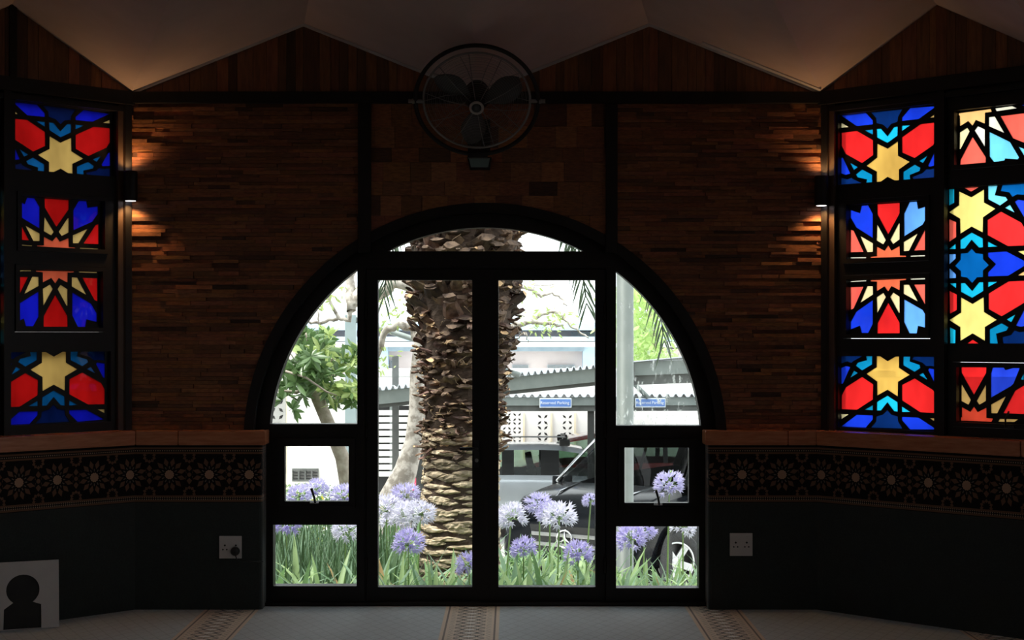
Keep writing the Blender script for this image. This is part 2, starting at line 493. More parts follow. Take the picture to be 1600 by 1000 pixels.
# plaster lips along the roof line
def lip(name, pts, r, thick=.018, drop=0.0, off=-.03):
    bm = bmesh.new()
    for p, q in zip(pts, pts[1:]):
        v = []
        for s in (p, q):
            for yy, zd in ((off, -r), (off, .004), (.02, .004), (.02, -r)):
                v.append(bm.verts.new((s.x, s.y + yy, s.z + zd + drop)))
        for q4 in ((0, 1, 5, 4), (1, 2, 6, 5), (2, 3, 7, 6), (3, 0, 4, 7), (3, 2, 1, 0), (4, 5, 6, 7)): bm.faces.new([v[k] for k in q4])
    bmesh.ops.recalc_face_normals(bm, faces=bm.faces)
    return struct(obj(name, bm, TRIMW))
lip('trim_4', zz, .014)
lip('trim_5', [zz[0].lerp(zz[1], .04), zz[0].lerp(zz[1], .72)], .012, drop=.036, off=-.16)
lip('trim_6', [zz[3].lerp(zz[4], .3), zz[3].lerp(zz[4], .98)], .012, drop=.012, off=-.10)

# ------------------------------------------------------------------ chamfer walls, windows of coloured glass
def wall_frame(i, flip):
    """(t, z, n) -> world for chamfer wall; t from the corner shared with the back wall, n outwards"""
    c = BR if not flip else BL
    d = Vector((S2, -S2)) if not flip else Vector((-S2, -S2))
    n = Vector((S2, S2)) if not flip else Vector((-S2, S2))
    return lambda t, z, k: Vector((*(c + d * t + n * k), z))
WR, WL = wall_frame(1, False), wall_frame(7, True)
def onwall(px, py, right=True, n=.05):
    """photo px -> (t, z) on a chamfer wall plane n outside the inner face"""
    X = (px - 800) / FPX
    if right: cx, cy, sg = BR.x + n * S2, n * S2, 1
    else: cx, cy, sg = BL.x - n * S2, n * S2, -1
    # cx + sg*S2 t = X * (10 + cy - S2 t)
    t = (X * (DCAM + cy) - cx) / (sg * S2 + X * S2)
    return t, HCAM + (HOR - py) * (DCAM + cy - S2 * t) / FPX

Acol = {}  # tints include each pane's backlight; overexposed panes get paler ones
def stain(name, c):
    Acol[name] = glassmat('stained_' + name, tuple(math.sqrt(a * .90) for a in c), .03, translucent=.5); return name
for nm, c in dict(yellow=(.72, .42, .085), red=(.78, .018, .018), blue=(.008, .04, .64), teal=(.003, .24, .46), navy=(.002, .02, .12), cream=(1.0, .80, .40),
                  salmon=(1.0, .17, .07), ember=(.62, .055, .025), sky=(.12, .36, 1.0), cyan=(.01, .48, .74), azure=(.002, .12, .42), pale=(1, .95, .72), amber=(1, .50, .18),
                  coral=(1, .125, .085), ice=(.18, .72, 1.0), violet=(.02, .06, .72), ruby=(.92, .028, .028), gold=(1.0, .80, .22), tan=(.52, .32, .10),
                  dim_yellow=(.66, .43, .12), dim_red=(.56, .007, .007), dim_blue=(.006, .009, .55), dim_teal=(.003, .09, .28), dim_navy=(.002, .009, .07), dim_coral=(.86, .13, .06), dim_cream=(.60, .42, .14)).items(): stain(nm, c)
DIM_LIT = dict(coral='dim_red', sky='dim_blue', yellow='dim_yellow', red='dim_red', blue='dim_blue', teal='dim_teal', cyan='dim_teal', navy='dim_navy', salmon='dim_coral', cream='dim_cream', pale='dim_cream', tan='dim_cream')  # weaker backlight of the left window, put into its glass colours
AN = list(Acol)
PA = dict(quad=((72, 78), (1183, 82), (1190, 938), (72, 884)), polys=[
 ('navy', [(72,78),(330,78),(215,140),(200,160),(150,140),(72,165)]),
 ('teal', [(372,78),(445,78),(445,172),(325,243),(250,190),(270,155),(380,125)]),
 ('yellow', [(497,78),(540,78),(625,135),(715,78),(757,78),(757,210),(878,290),(747,370),(745,538),(625,462),(505,528),(503,368),(378,280),(497,205)]),
 ('teal', [(805,78),(885,78),(880,138),(990,175),(1000,210),(935,255),(805,180)]),
 ('navy', [(920,81),(1183,82),(1183,200),(1110,185),(1060,190),(1020,150),(905,112)]),
 ('blue', [(75,215),(130,192),(185,205),(95,395),(76,395)]),
 ('teal', [(228,242),(275,272),(180,330)]),
 ('red', [(325,315),(458,400),(455,572),(265,690),(80,682),(80,530),(130,435)]),
 ('red', [(935,330),(1145,465),(1185,545),(1186,728),(1000,718),(793,582),(793,405)]),
 ('teal', [(1030,265),(1082,348),(985,292)]),
 ('blue', [(1095,215),(1184,230),(1184,410),(1165,400),(1085,235)]),
 ('cyan', [(625,528),(743,605),(745,712),(700,705),(625,605),(550,698),(500,698),(503,600)]),
 ('teal', [(455,635),(455,695),(358,690)]), ('cyan', [(792,652),(888,715),(792,715)]),
 ('cream', [(74,738),(165,742),(78,795)]), ('tan', [(1105,785),(1185,790),(1186,838)]),
 ('blue', [(262,745),(455,755),(455,800),(370,893),(75,878)]),
 ('navy', [(625,690),(670,745),(745,765),(750,820),(800,905),(430,893),(490,825),(495,765),(570,745)]),
 ('blue', [(793,770),(985,780),(1185,915),(885,915),(793,810)])])
PB = dict(quad=((85, 122), (1257, 82), (1263, 914), (90, 924)), polys=[
 ('pale', [(88,140),(330,125),(330,138),(88,152)]),
 ('salmon', [(395,125),(925,100),(925,115),(835,125),(832,270),(710,210),(662,292),(605,215),(490,285),(488,142),(395,139)]),
 ('pale', [(990,98),(1250,88),(1250,103),(990,112)]),
 ('coral', [(88,230),(290,220),(140,545),(95,562)]),
 ('cream', [(345,212),(432,212),(435,335),(240,460)]),
 ('cream', [(590,308),(628,370),(500,615),(490,375)]), ('cream', [(735,303),(832,365),(835,605),(818,600),(693,370)]),
 ('cream', [(890,188),(970,188),(1097,430),(1080,425),(890,320)]),
 ('coral', [(1040,185),(1255,180),(1258,525),(1215,505)]),
 ('blue', [(432,415),(435,770),(365,905),(265,905),(235,800),(95,855),(93,745),(180,590)]),
 ('red', [(663,450),(835,750),(838,905),(503,910),(505,760)]),
 ('sky', [(900,405),(1170,560),(1250,700),(1250,830),(1105,795),(1088,905),(980,905),(900,740)])])
def quv(quad, p):
    """inverse bilinear"""
    (ax, ay), (bx, by), (cx, cy), (dx_, dy_) = quad
    u = v = .5
    for _ in range(12):
        x = ax*(1-u)*(1-v) + bx*u*(1-v) + cx*u*v + dx_*(1-u)*v; y = ay*(1-u)*(1-v) + by*u*(1-v) + cy*u*v + dy_*(1-u)*v
        xu = (bx-ax)*(1-v) + (cx-dx_)*v; yu = (by-ay)*(1-v) + (cy-dy_)*v
        xv = (dx_-ax)*(1-u) + (cx-bx)*u; yv = (dy_-ay)*(1-u) + (cy-by)*u
        D = xu*yv - xv*yu; ex, ey = p[0]-x, p[1]-y
        u += (ex*yv - ey*xv)/D; v += (ey*xu - ex*yu)/D
    return u, v
def norm(P, flipv=False, flipu=False):
    r = []
    for c, pl in P['polys']:
        q = [quv(P['quad'], p) for p in pl]
        r.append((c, [((1-u) if flipu else u, (1-v) if flipv else v) for u, v in q]))
    return r
def stained(name, W, t0, t1, z0, z1, polys, parent, glaze=.05, remap=None):
    """polys: list of (colour, [(u, v)]), v down, in the pane; black lead between them"""
    lw_ = []
    e = .002
    for c, pl in polys:
        q = [(t0 + (t1 - t0) * min(max(u, e), 1 - e), z1 - (z1 - z0) * min(max(v, e), 1 - e)) for u, v in pl]
        lw_.append((c, q))
    holes = [q for c, q in lw_]
    bm = bmesh.new()
    outer = rect(t0 - .004, t1 + .004, z0 - .004, z1 + .004)
    plate(bm, outer, holes, lambda u, v, d: W(u, v, d), glaze - .005, glaze + .005, 0)
    mats = [BLK]; idx = {}
    for c, q in lw_:
        c = (remap or {}).get(c, c)
        if c not in idx: idx[c] = len(mats); mats.append(Acol[c])
        try: plate(bm, q, [], lambda u, v, d: W(u, v, d), glaze - .0015, glaze + .0015, idx[c])
        except Exception: pass
    bmesh.ops.recalc_face_normals(bm, faces=bm.faces)
    return obj(name, bm, mats, parent)

def pts2(crop, sc, lst): return [(crop[0] + x / sc, crop[1] + y / sc) for x, y in lst]
UC, LC = (1480, 285), (1480, 410); SC = 7.408
PCp = [('cyan', UC, [(25,80),(85,80),(85,235),(25,268)]), ('coral', UC, [(200,65),(375,42),(280,108)]),
 ('gold', UC, [(140,105),(280,172),(430,80),(430,235),(560,305),(418,405),(415,580),(285,512),(155,595),(150,420),(22,345),(138,265)]),
 ('ice', UC, [(475,38),(585,28),(555,150),(680,170),(703,205),(615,268),(478,195)]),
 ('azure', UC, [(640,20),(889,8),(1000,0),(1000,160),(889,145),(815,138),(755,168),(720,115),(622,100)]),
 ('violet', UC, [(785,225),(820,200),(889,210),(1010,230),(960,420),(889,400)]),
 ('ice', UC, [(730,260),(785,350),(672,295)]),
 ('ruby', UC, [(625,338),(860,465),(889,510),(1000,560),(1000,728),(889,730),(705,738),(470,610),(470,435)]),
 ('coral', UC, [(25,425),(108,462),(108,632),(28,688)]),
 ('cyan', UC, [(285,580),(415,650),(418,750),(370,755),(285,665),(210,765),(155,768),(155,665)]),
 ('cyan', UC, [(100,708),(103,770),(25,772)]), ('cyan', UC, [(473,685),(582,742),(475,748)]),
 ('sky', UC, [(28,832),(103,830),(103,880),(30,950)]),
 ('azure', UC, [(285,765),(335,820),(418,830),(420,890),(485,958),(418,1020),(418,1096),(350,1098),(292,1166),(232,1101),(160,1091),(158,1026),(92,966),(155,895),(158,825),(240,815)]),
 ('blue', UC, [(475,812),(690,800),(889,905),(985,955),(889,971),(710,1081),(475,1088),(475,1041),(565,946),(475,860)]),
 ('gold', UC, [(820,798),(889,790),(960,790),(960,860),(889,838)]), ('amber', UC, [(820,1076),(889,1031),(960,1010),(960,1076)]),
 ('sky', LC, [(30,65),(105,140),(105,180),(30,185)]), ('cyan', LC, [(28,242),(108,240),(108,300)]), ('cyan', LC, [(475,228),(585,225),(475,288)]),
 ('cyan', LC, [(160,240),(208,238),(292,330),(370,230),(420,230),(422,330),(292,410),(162,340)]),
 ('ruby', LC, [(30,330),(115,372),(115,550),(35,595)]),
 ('ruby', LC, [(710,220),(889,212),(1000,210),(1000,420),(889,470),(850,495),(632,625),(482,540),(482,360)]),
 ('gold', LC, [(162,405),(295,480),(425,400),(430,575),(575,665),(440,748),(440,908),(297,822),(155,908),(152,748),(28,668),(162,580)]),
 ('cyan', LC, [(795,600),(745,693),(688,660)]), ('violet', LC, [(889,555),(990,500),(990,720),(889,740),(845,745),(797,730)]),
 ('teal', LC, [(630,703),(712,750),(690,790),(570,825),(590,938),(495,938),(495,775)]),
 ('navy', LC, [(780,785),(840,808),(889,800),(1000,790),(1000,936),(889,938),(650,938),(640,865),(740,840)]),
 ('red', LC, [(297,893),(365,938),(235,938)]), ('cyan', LC, [(35,750),(100,785),(98,935),(40,935)])]
TC = (1460, 150)
PDp = [('amber', TC, [(255,180),(590,135),(600,165),(530,175),(528,288),(435,250),(400,310),(355,262),(270,315),(265,205),(255,200)]),
 ('pale', TC, [(635,130),(810,105),(860,128),(650,160)]), ('cream', TC, [(345,330),(370,370),(275,555),(265,550),(268,380)]),
 ('pale', TC, [(455,315),(528,350),(528,530),(422,360)]), ('pale', TC, [(570,220),(632,215),(730,385),(570,315)]),
 ('coral', TC, [(690,210),(933,180),(1100,165),(1100,560),(933,485),(820,440)]),
 ('coral', TC, [(400,425),(538,640),(538,695),(270,720),(275,665)]),
 ('ice', TC, [(575,375),(790,480),(885,640),(870,660),(740,650),(735,670),(625,690),(578,630)]),
 ('ice', TC, [(880,530),(960,560),(960,640),(933,615)]), ('blue', TC, [(905,97),(1000,85),(1000,110)])]
EC = (1465, 540)
PEp = [('red', EC, [(235,212),(480,212),(478,265),(358,480),(237,265)]), ('tan', EC, [(237,375),(328,530),(305,578),(235,540)]),
 ('tan', EC, [(475,378),(475,540),(410,578),(385,540)]),
 ('violet', EC, [(540,215),(650,215),(665,240),(740,218),(805,220),(745,370),(720,395),(525,508),(525,270)]),
 ('ember', EC, [(240,600),(322,645),(358,595),(395,648),(480,605),(480,705),(545,712),(530,743),(222,732),(222,702),(240,698)]),
 ('tan', EC, [(525,575),(670,495),(585,662),(527,660)]), ('red', EC, [(844,390),(1000,330),(1000,670),(844,668),(645,660),(760,440)]),
 ('tan', EC, [(610,715),(790,720),(755,745),(595,743)]), ('teal', EC, [(844,270),(815,330),(844,335)])]
def from_photo(lst, t0, t1, z0, z1, sc, mid=None):
    r = []; tm = (t0 + t1) / 2
    for c, o, p in lst:
        q = [onwall(*xy) for xy in pts2(o, sc, p)]
        r.append((c, [((t - t0) / (t1 - t0), (z1 - z) / (z1 - z0)) for t, z in q]))
        r.append((c, [(1 - (t - t0) / (t1 - t0), (z1 - z) / (z1 - z0)) for t, z in reversed(q)]))
    if mid:                                            # the middle of the wide panes, out of the picture
        for c, pl in mid: r.append((c, [((t - t0) / (t1 - t0), (z1 - z) / (z1 - z0)) for t, z in pl]))
    return r
def star6(t, z, R_): return [(t + (R_ if k % 2 == 0 else R_ * .577) * math.cos(k * PI / 6), z + (R_ if k % 2 == 0 else R_ * .577) * math.sin(k * PI / 6)) for k in range(12)]
def hexa(t, z, R_): return [(t + R_ * math.cos(PI / 6 + k * PI / 3), z + R_ * math.sin(PI / 6 + k * PI / 3)) for k in range(6)]
MIDC = [('gold', star6(CH / 2, 2.105, .19)), ('ruby', hexa(CH / 2, 2.40, .12)), ('ruby', hexa(CH / 2, 1.81, .12)), ('cyan', hexa(CH / 2 - .17, 2.27, .05)), ('cyan', hexa(CH / 2 + .17, 2.27, .05)), ('cyan', hexa(CH / 2 - .17, 1.94, .05)), ('cyan', hexa(CH / 2 + .17, 1.94, .05))]
MIDD = [('pale', star6(CH / 2, 2.84, .13))]
MIDE = [('tan', star6(CH / 2, 1.35, .13))]

def chamfer_window(name, W, right, panes, label):
    """panes: list of (t0, t1, z0, z1, polys, sash?, remap)"""
    w = struct(empty(name, W(0, 1.105, 0)), label, 'window')
    inv = Matrix.Translation(-w.location)
    def L(t, z, n): return W(t, z, n) - w.location
    bm = bmesh.new()
    holes = []
    for t0, t1, z0, z1, polys, sash, rm in panes:
        e = .028 if sash else 0
        holes.append(rect(t0 - e, t1 + e, z0 - e, z1 + e))
    plate(bm, rect(.0, CH, 1.105, 3.30), holes, L, .012, .10)
    # raised bars on the room side
    ts = [0.035, .845, CH - .845, CH - .035]
    for t in ts:
        plate(bm, rect(t - .022, t + .022, 1.105, 3.14), [], L, -.028, .012)
    plate(bm, rect(0.0, CH, 3.13, ZB1), [], L, -.045, .012)
    plate(bm, rect(0.0, CH, 3.085, 3.115), [], L, -.02, .012)
    obj('frame', bm, BLK, w)
    k = 0
    for t0, t1, z0, z1, polys, sash, rm in panes:
        k += 1
        sg = stained('stained_glass', L, t0, t1, z0, z1, polys, w, .05, rm)
        if sash:
            bm = bmesh.new(); plate(bm, rect(t0 - .026, t1 + .026, z0 - .026, z1 + .026), [rect(t0, t1, z0, z1)], L, .0, .06); obj('sash', bm, BLK, w)
            if sash == 2:
                bm = bmesh.new()
                c = onwall(1578, 656, True, 0)
                plate(bm, rect(c[0] - .03, c[0] + .03, z0 - .024, z0 - .008), [], L, -.014, 0)
                tube(bm, [L(c[0] - .02, z0 - .014, -.012), L(c[0] - .012, z0 + .03, -.03), L(c[0] + .012, z0 + .075, -.035)], .006)
                obj('handle', bm, BLKP, w)
    return w
# column pattern: A mirrored, B mirrored, B, A
An, Af, Bn, Bf = norm(PA), norm(PA, True), norm(PB), norm(PB, True)
tR = lambda a, b: (onwall(a, 500)[0], onwall(b, 500)[0])
zR = lambda px, a, b: (onwall(px, b)[1], onwall(px, a)[1])
c1 = tR(1314.5, 1464.5); c1s = tR(1329, 1452)
BRT = {'yellow': 'amber', 'red': 'ruby'}
BMIX = {'red': 'coral', 'cream': 'pale', 'blue': 'blue'}
tC0 = onwall(1482.8, 400)[0]; tC1 = CH - tC0
tD0 = onwall(1497.7, 215)[0]; tD1 = CH - tD0
tE0 = onwall(1501, 615)[0]; tE1 = CH - tE0
zC = (onwall(1483, 537)[1], onwall(1483, 295)[1]); zD = (onwall(1498, 259)[1], onwall(1498, 174)[1]); zE = (onwall(1502, 659)[1], onwall(1502, 573)[1])
colR = [(*c1, *zR(1314.5, 180, 289.5), Af, 0, None), (*c1s, *zR(1329, 321, 405.5), Bf, 1, None), (*c1s, *zR(1329, 437.5, 522), Bn, 1, None), (*c1, *zR(1314.5, 556, 667), An, 0, None)]
def far(c): return [(CH - b, CH - a, z0, z1, p, s, r) for a, b, z0, z1, p, s, r in c]
chamfer_window('window_3', WR, True, colR + far(colR) + [
    (tC0, tC1, *zC, from_photo(PCp, tC0, tC1, *zC, SC, MIDC), 0, None),
    (tD0, tD1, *zD, from_photo(PDp, tD0, tD1, *zD, 6.664, MIDD), 1, None),
    (tE0, tE1, *zE, from_photo(PEp, tE0, tE1, *zE, 6.25, MIDE), 2, None)],
    'bright stained glass window right of the arched door, yellow stars and red shields in black frames')
def lw(pa, pb, ya, yb): 
    t = sorted((onwall(pa, 400, False)[0], onwall(pb, 400, False)[0]))
    return (*t, onwall(pb, yb, False)[1], onwall(pb, ya, False)[1])
def shift(pl, du, su=1.0): return [(c, [((u - .5) * su + .5 + du, v) for u, v in p]) for c, p in pl]
def mirror(pl): return [(c, [(1 - u, v) for u, v in p[::-1]]) for c, p in pl]
colL = [(*lw(19, 176, 176, 277), mirror(shift(Af, -.03)), 0, DIM_LIT), (*lw(28, 157.5, 315, 390.5), mirror(shift(Bf, -.04, 1.02)), 1, DIM_LIT),
        (*lw(25, 154.5, 424.5, 512), mirror(shift(Bn, -.03, 1.02)), 1, DIM_LIT), (*lw(6, 168, 549, 658), mirror(shift(An, -.03)), 0, DIM_LIT)]
tC = (tC0, tC1)
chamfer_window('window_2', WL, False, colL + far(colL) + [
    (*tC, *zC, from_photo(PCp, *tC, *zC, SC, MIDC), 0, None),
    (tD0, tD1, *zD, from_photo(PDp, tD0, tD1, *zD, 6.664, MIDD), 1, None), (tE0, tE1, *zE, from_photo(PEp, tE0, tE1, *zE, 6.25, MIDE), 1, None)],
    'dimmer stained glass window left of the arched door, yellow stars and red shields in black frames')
# walls under the windows and the unseen rest of the room
def slab(name, a, b, z0, z1, m, th=.2, off=0.0, ext=.1, zig=None):
    d = (b - a).normalized(); n = Vector((-d.y, d.x))
    bm = bmesh.new()
    P = lambda s, z, k: (*(a + d * s + n * (k + off)), z)
    L = (b - a).length
    o = [(-ext, z0), (L + ext, z0), (L + ext, z1)] + ([((Vector((p.x, p.y)) - a).length, p.z + .02) for p in zig[::-1]] if zig else []) + [(-ext, z1)]
    plate(bm, o, [], P, 0, th); bmesh.ops.recalc_face_normals(bm, faces=bm.faces)
    return struct(obj(name, bm, m))
slab('wall_right', plan[1], plan[2], 0, 1.105, ROOMWALL); slab('wall_left', plan[7], plan[0], 0, 1.105, ROOMWALL)
slab('wall_upper_right', plan[1], plan[2], 3.28, ZV + .08, ROOMWALL, off=.02, zig=seg_zig(1)); slab('wall_upper_left', plan[7], plan[0], 3.28, ZV + .08, ROOMWALL, off=.02, zig=seg_zig(7))
def slab_win(name, i, wn):
    a, b = plan[i], plan[(i + 1) % 8]; d = (b - a).normalized(); n = Vector((-d.y, d.x)); L = (b - a).length
    P = lambda s_, z, k: Vector((*(a + d * s_ + n * k), z)); bm = bmesh.new()
    hs = [rect(1.0 + k * 2.6, 2.6 + k * 2.6, 1.3, 2.8) for k in range(2)]  # unseen side windows, added to let ambient daylight in
    plate(bm, [(-.1, 0), (L + .1, 0), (L + .1, ZV)] + [((Vector((p.x, p.y)) - a).length, p.z + .02) for p in seg_zig(i)[::-1]] + [(-.1, ZV)], hs, P, 0, .2); bmesh.ops.recalc_face_normals(bm, faces=bm.faces)
    struct(obj(name, bm, ROOMWALL))
    w = struct(empty('window_%d' % wn, P(L / 2, 1.2, .1)), 'added plain side window, unseen, letting daylight into the room', 'window')
    for h in hs:
        bm = bmesh.new(); plate(bm, rect(h[0][0], h[1][0], h[0][1], h[2][1]), [rect(h[0][0] + .05, h[1][0] - .05, h[0][1] + .05, h[2][1] - .05)], lambda u, v, q: P(u, v, q) - w.location, .06, .13); bmesh.ops.recalc_face_normals(bm, faces=bm.faces); f_ = obj('frame', bm, BLK, w)
        bm = bmesh.new(); plate(bm, rect(h[0][0] + .05, h[1][0] - .05, h[0][1] + .05, h[2][1] - .05), [], lambda u, v, q: P(u, v, q) - w.location, .09, .095); obj('pane', bm, CLEAR, f_)
slab_win('wall_side_right', 2, 4); slab_win('wall_side_left', 6, 5)
for nm, i in (('wall_front_right', 3), ('wall_front', 4), ('wall_front_left', 5)):
    slab(nm, plan[i], plan[(i + 1) % 8], 0, ZV, ROOMWALL, zig=seg_zig(i))

# ------------------------------------------------------------------ carpeted dado and timber sill
DD = .12
JL, JR = -1.5435, 1.2135                                                  # jambs beside the door
k8 = math.tan(PI / 8)
def dado(name, side):
    """runs from the door jamb along the back wall, round the corner and along the chamfer"""
    c = BL if side < 0 else BR; j = JL if side < 0 else JR
    d = Vector((side * S2, -S2))
    p = [Vector((j, .05)), Vector((j, -DD + .02)), Vector((j + side * .008, -DD + .006)), Vector((j + side * .02, -DD)), Vector((c.x - side * DD * k8, -DD)), Vector((c.x - side * DD * k8, -DD)) + d * (CH - .1)]
    q = [Vector((c.x + side * .02, .05)), c + d * CH + Vector((-side * .0, .0))]
    bm = bmesh.new(); uvl = bm.loops.layers.uv.new('run')
    # s so that the rosettes land where the photo has them
    s0 = 0.0; ss = []
    for i, a in enumerate(p):
        ss.append(s0 + (0 if not ss else 0) if i == 0 else ss[-1] + (p[i] - p[i - 1]).length)
    ph = -((at(387, 742, -DD).x - (JL)) if side < 0 else (at(1162, 742, -DD).x - JR))
    base = abs(ph) + (DD - .02 + .05)
    def wallface(i):
        vs_ = [bm.verts.new((*p[i], 0)), bm.verts.new((*p[i + 1], 0)), bm.verts.new((*p[i + 1], 1.03)), bm.verts.new((*p[i], 1.03))]
        f = bm.faces.new(vs_)
        for l, (s, z) in zip(f.loops, ((ss[i], 0), (ss[i + 1], 0), (ss[i + 1], 1.03), (ss[i], 1.03))): l[uvl].uv = (s - base, z)
        return f
    for i in range(len(p) - 1): wallface(i)
    tp = [bm.verts.new((*v, 1.03)) for v in p] + [bm.verts.new((*q[1], 1.03)), bm.verts.new((*q[0], 1.03))]
    bm.faces.new(tp)
    bmesh.ops.remove_doubles(bm, verts=bm.verts, dist=1e-5)
    bmesh.ops.recalc_face_normals(bm, faces=bm.faces)
    return struct(obj(name, bm, DADO))
dado('wall_dado_left', -1); dado('wall_dado_right', 1)
def sill(n0, side):
    c = BL if side < 0 else BR; j = JL if side < 0 else JR
    d = Vector((side * S2, -S2)); F = DD + .035; z0, z1 = 1.018, 1.105
    cut = at(278, 680, -F).x if side < 0 else 1.7
    cor_f = Vector((c.x - side * F * k8, -F)); cor_b = Vector((c.x, 0))
    e = side * .002
    segs = [[Vector((j - side * .022, -F)), Vector((cut - e, -F)), Vector((cut - e, .03)), Vector((j - side * .022, .03))],
            [Vector((cut + e, -F)), cor_f - Vector((e, 0)), cor_b + Vector((-e, .0)), Vector((cut + e, .03))],
            [cor_f + d * .002, cor_f + d * 1.35, cor_b + d * 1.28, cor_b + d * .002],
            [cor_f + d * 1.354, cor_f + d * (CH - .1), cor_b + d * (CH - .1), cor_b + d * 1.284]]
    for k, s in enumerate(segs):
        bm = bmesh.new()
        a = [bm.verts.new((*v, z0)) for v in s]; b = [bm.verts.new((*v, z1)) for v in s]
        bm.faces.new(a); bm.faces.new(b)
        for i in range(4): bm.faces.new((a[i], a[(i + 1) % 4], b[(i + 1) % 4], b[i]))
        bmesh.ops.recalc_face_normals(bm, faces=bm.faces)
        bmesh.ops.bevel(bm, geom=list(bm.edges), offset=.004, segments=2, affect='EDGES')
        struct(obj('trim_%d' % (n0 + k), bm, SILLWOOD))
sill(7, -1); sill(11, 1)
# corner posts between cladding and window frames
for k, (c, sd) in enumerate(((BL, -1), (BR, 1))):
    bm = bmesh.new()
    d = Vector((sd * S2, -S2)); n = Vector((sd * S2, S2))
    W = WL if sd < 0 else WR
    plate(bm, rect(.002, .10, 1.106, 3.13), [], lambda u, v, q: W(u, v, q), -.012, .03)
    plate(bm, rect(.04, .06, 1.106, 3.13), [], lambda u, v, q: W(u, v, q), -.022, -.012)
    bmesh.ops.recalc_face_normals(bm, faces=bm.faces)
    struct(obj('trim_%d' % (15 + k), bm, POSTB))

# ------------------------------------------------------------------ arched door set
w1 = struct(empty('window_1', (CX, .08, 0)), 'black arched frame with side lights round the glazed double doors', 'window')
def WD(u, v, d): return Vector((u - CX, d - .08, v))
def quarter(side):
    x = dx(559) if side < 0 else dx(962); zb = dz(662) if side < 0 else dz(664.5)
    a_s = math.asin((zb - CZ) / RG); a_e = math.acos(min(1, abs(x - CX) / RG))
    pts = [(CX + side * RG * math.cos(a_s + (a_e - a_s) * i / 20), CZ + RG * math.sin(a_s + (a_e - a_s) * i / 20)) for i in range(21)]
    return [(x, zb)] + pts if side > 0 else [(x, zb)] + pts
zt = dz(393); at_ = math.asin((zt - CZ) / RG)
transom = arc(RG, at_, PI - at_, 32)
ql, qr = quarter(-1), quarter(1)
sash_l, sash_r = rect(dx(434), dx(556), dz(792), dz(684)), rect(dx(966), dx(1086), dz(794), dz(686))
low_l, low_r = rect(dx(428), dx(558), dz(914.5), dz(819)), rect(dx(962), dx(1091), dz(917.5), dz(821.5))
DO = rect(dx(572), dx(946), dz(941), dz(420))
outer = [(CX - RO, 0), (CX + RO, 0)] + arc(RO, 0, PI, 64)
bm = bmesh.new(); plate(bm, outer, [transom, ql, qr, sash_l, sash_r, low_l, low_r, DO], WD, .045, .15)
plate(bm, rect(DO[0][0] - .004, DO[1][0] + .004, DO[0][1] - .004, DO[2][1] + .004), [rect(DO[0][0] + .016, DO[1][0] - .016, DO[0][1] + .016, DO[2][1] - .016)], WD, .128, .149)
bmesh.ops.recalc_face_normals(bm, faces=bm.faces)
obj('frame', bm, BLK, w1)
# raised mouldings: jambs, transom bar and a thin arch bead
bm = bmesh.new()
plate(bm, rect(dx(562), dx(570), .0, dz(425)), [], WD, .036, .045); plate(bm, rect(dx(948), dx(957), .0, dz(425)), [], WD, .036, .045)
plate(bm, rect(dx(562), dx(957), dz(417), dz(399)), [], WD, .034, .045)
plate(bm, [(x, z) for x, z in arc(RO + .012, .055, PI - .055, 64)] + [(x, z) for x, z in arc(RO - .05, PI - .057, .057, 64)], [], WD, -.028, .045)
for s in (ql, qr):
    pass
bmesh.ops.recalc_face_normals(bm, faces=bm.faces); obj('moulding', bm, BLK, w1)
def pane(poly, m=CLEAR, d=.105, parent=w1):
    bm = bmesh.new(); plate(bm, poly, [], WD, d, d + .005); bmesh.ops.recalc_face_normals(bm, faces=bm.faces); return obj('pane', bm, m, parent)
pane(transom); pane(ql); pane(qr, DUSTY); pane(low_l); pane(low_r)
for s, (a, b, c, d_), px in ((sash_l, (446.5, 546, 782, 696.5), 493), (sash_r, (975, 1075, 784.5, 698.5), 1027)):
    g = rect(dx(a), dx(b), dz(c), dz(d_))
    bm = bmesh.new(); plate(bm, s, [g], WD, .03, .09)
    plate(bm, rect(s[0][0] + .02, s[1][0] - .02, s[0][1] + .004, s[0][1] + .012), [], WD, .018, .03)
    bmesh.ops.recalc_face_normals(bm, faces=bm.faces); sa = obj('sash', bm, BLK, w1)
    pane(g, CLEAR, .06, sa)
    bm = bmesh.new(); z0 = dz(c); x = dx(px)
    box(bm, x - CX - .028, x - CX + .028, .015 - .08, .03 - .08, z0 - .014, z0 - .003, bevel=.002)
    obj('stay_plate', bm, CHROME, sa)
    bm = bmesh.new(); tube(bm, [WD(x + .006, z0 - .008, .016), WD(x + .0, z0 + .03, .004), WD(x - .016, z0 + .085, -.004)], [.0075, .007, .0085])
    obj('handle', bm, BLKP, sa)
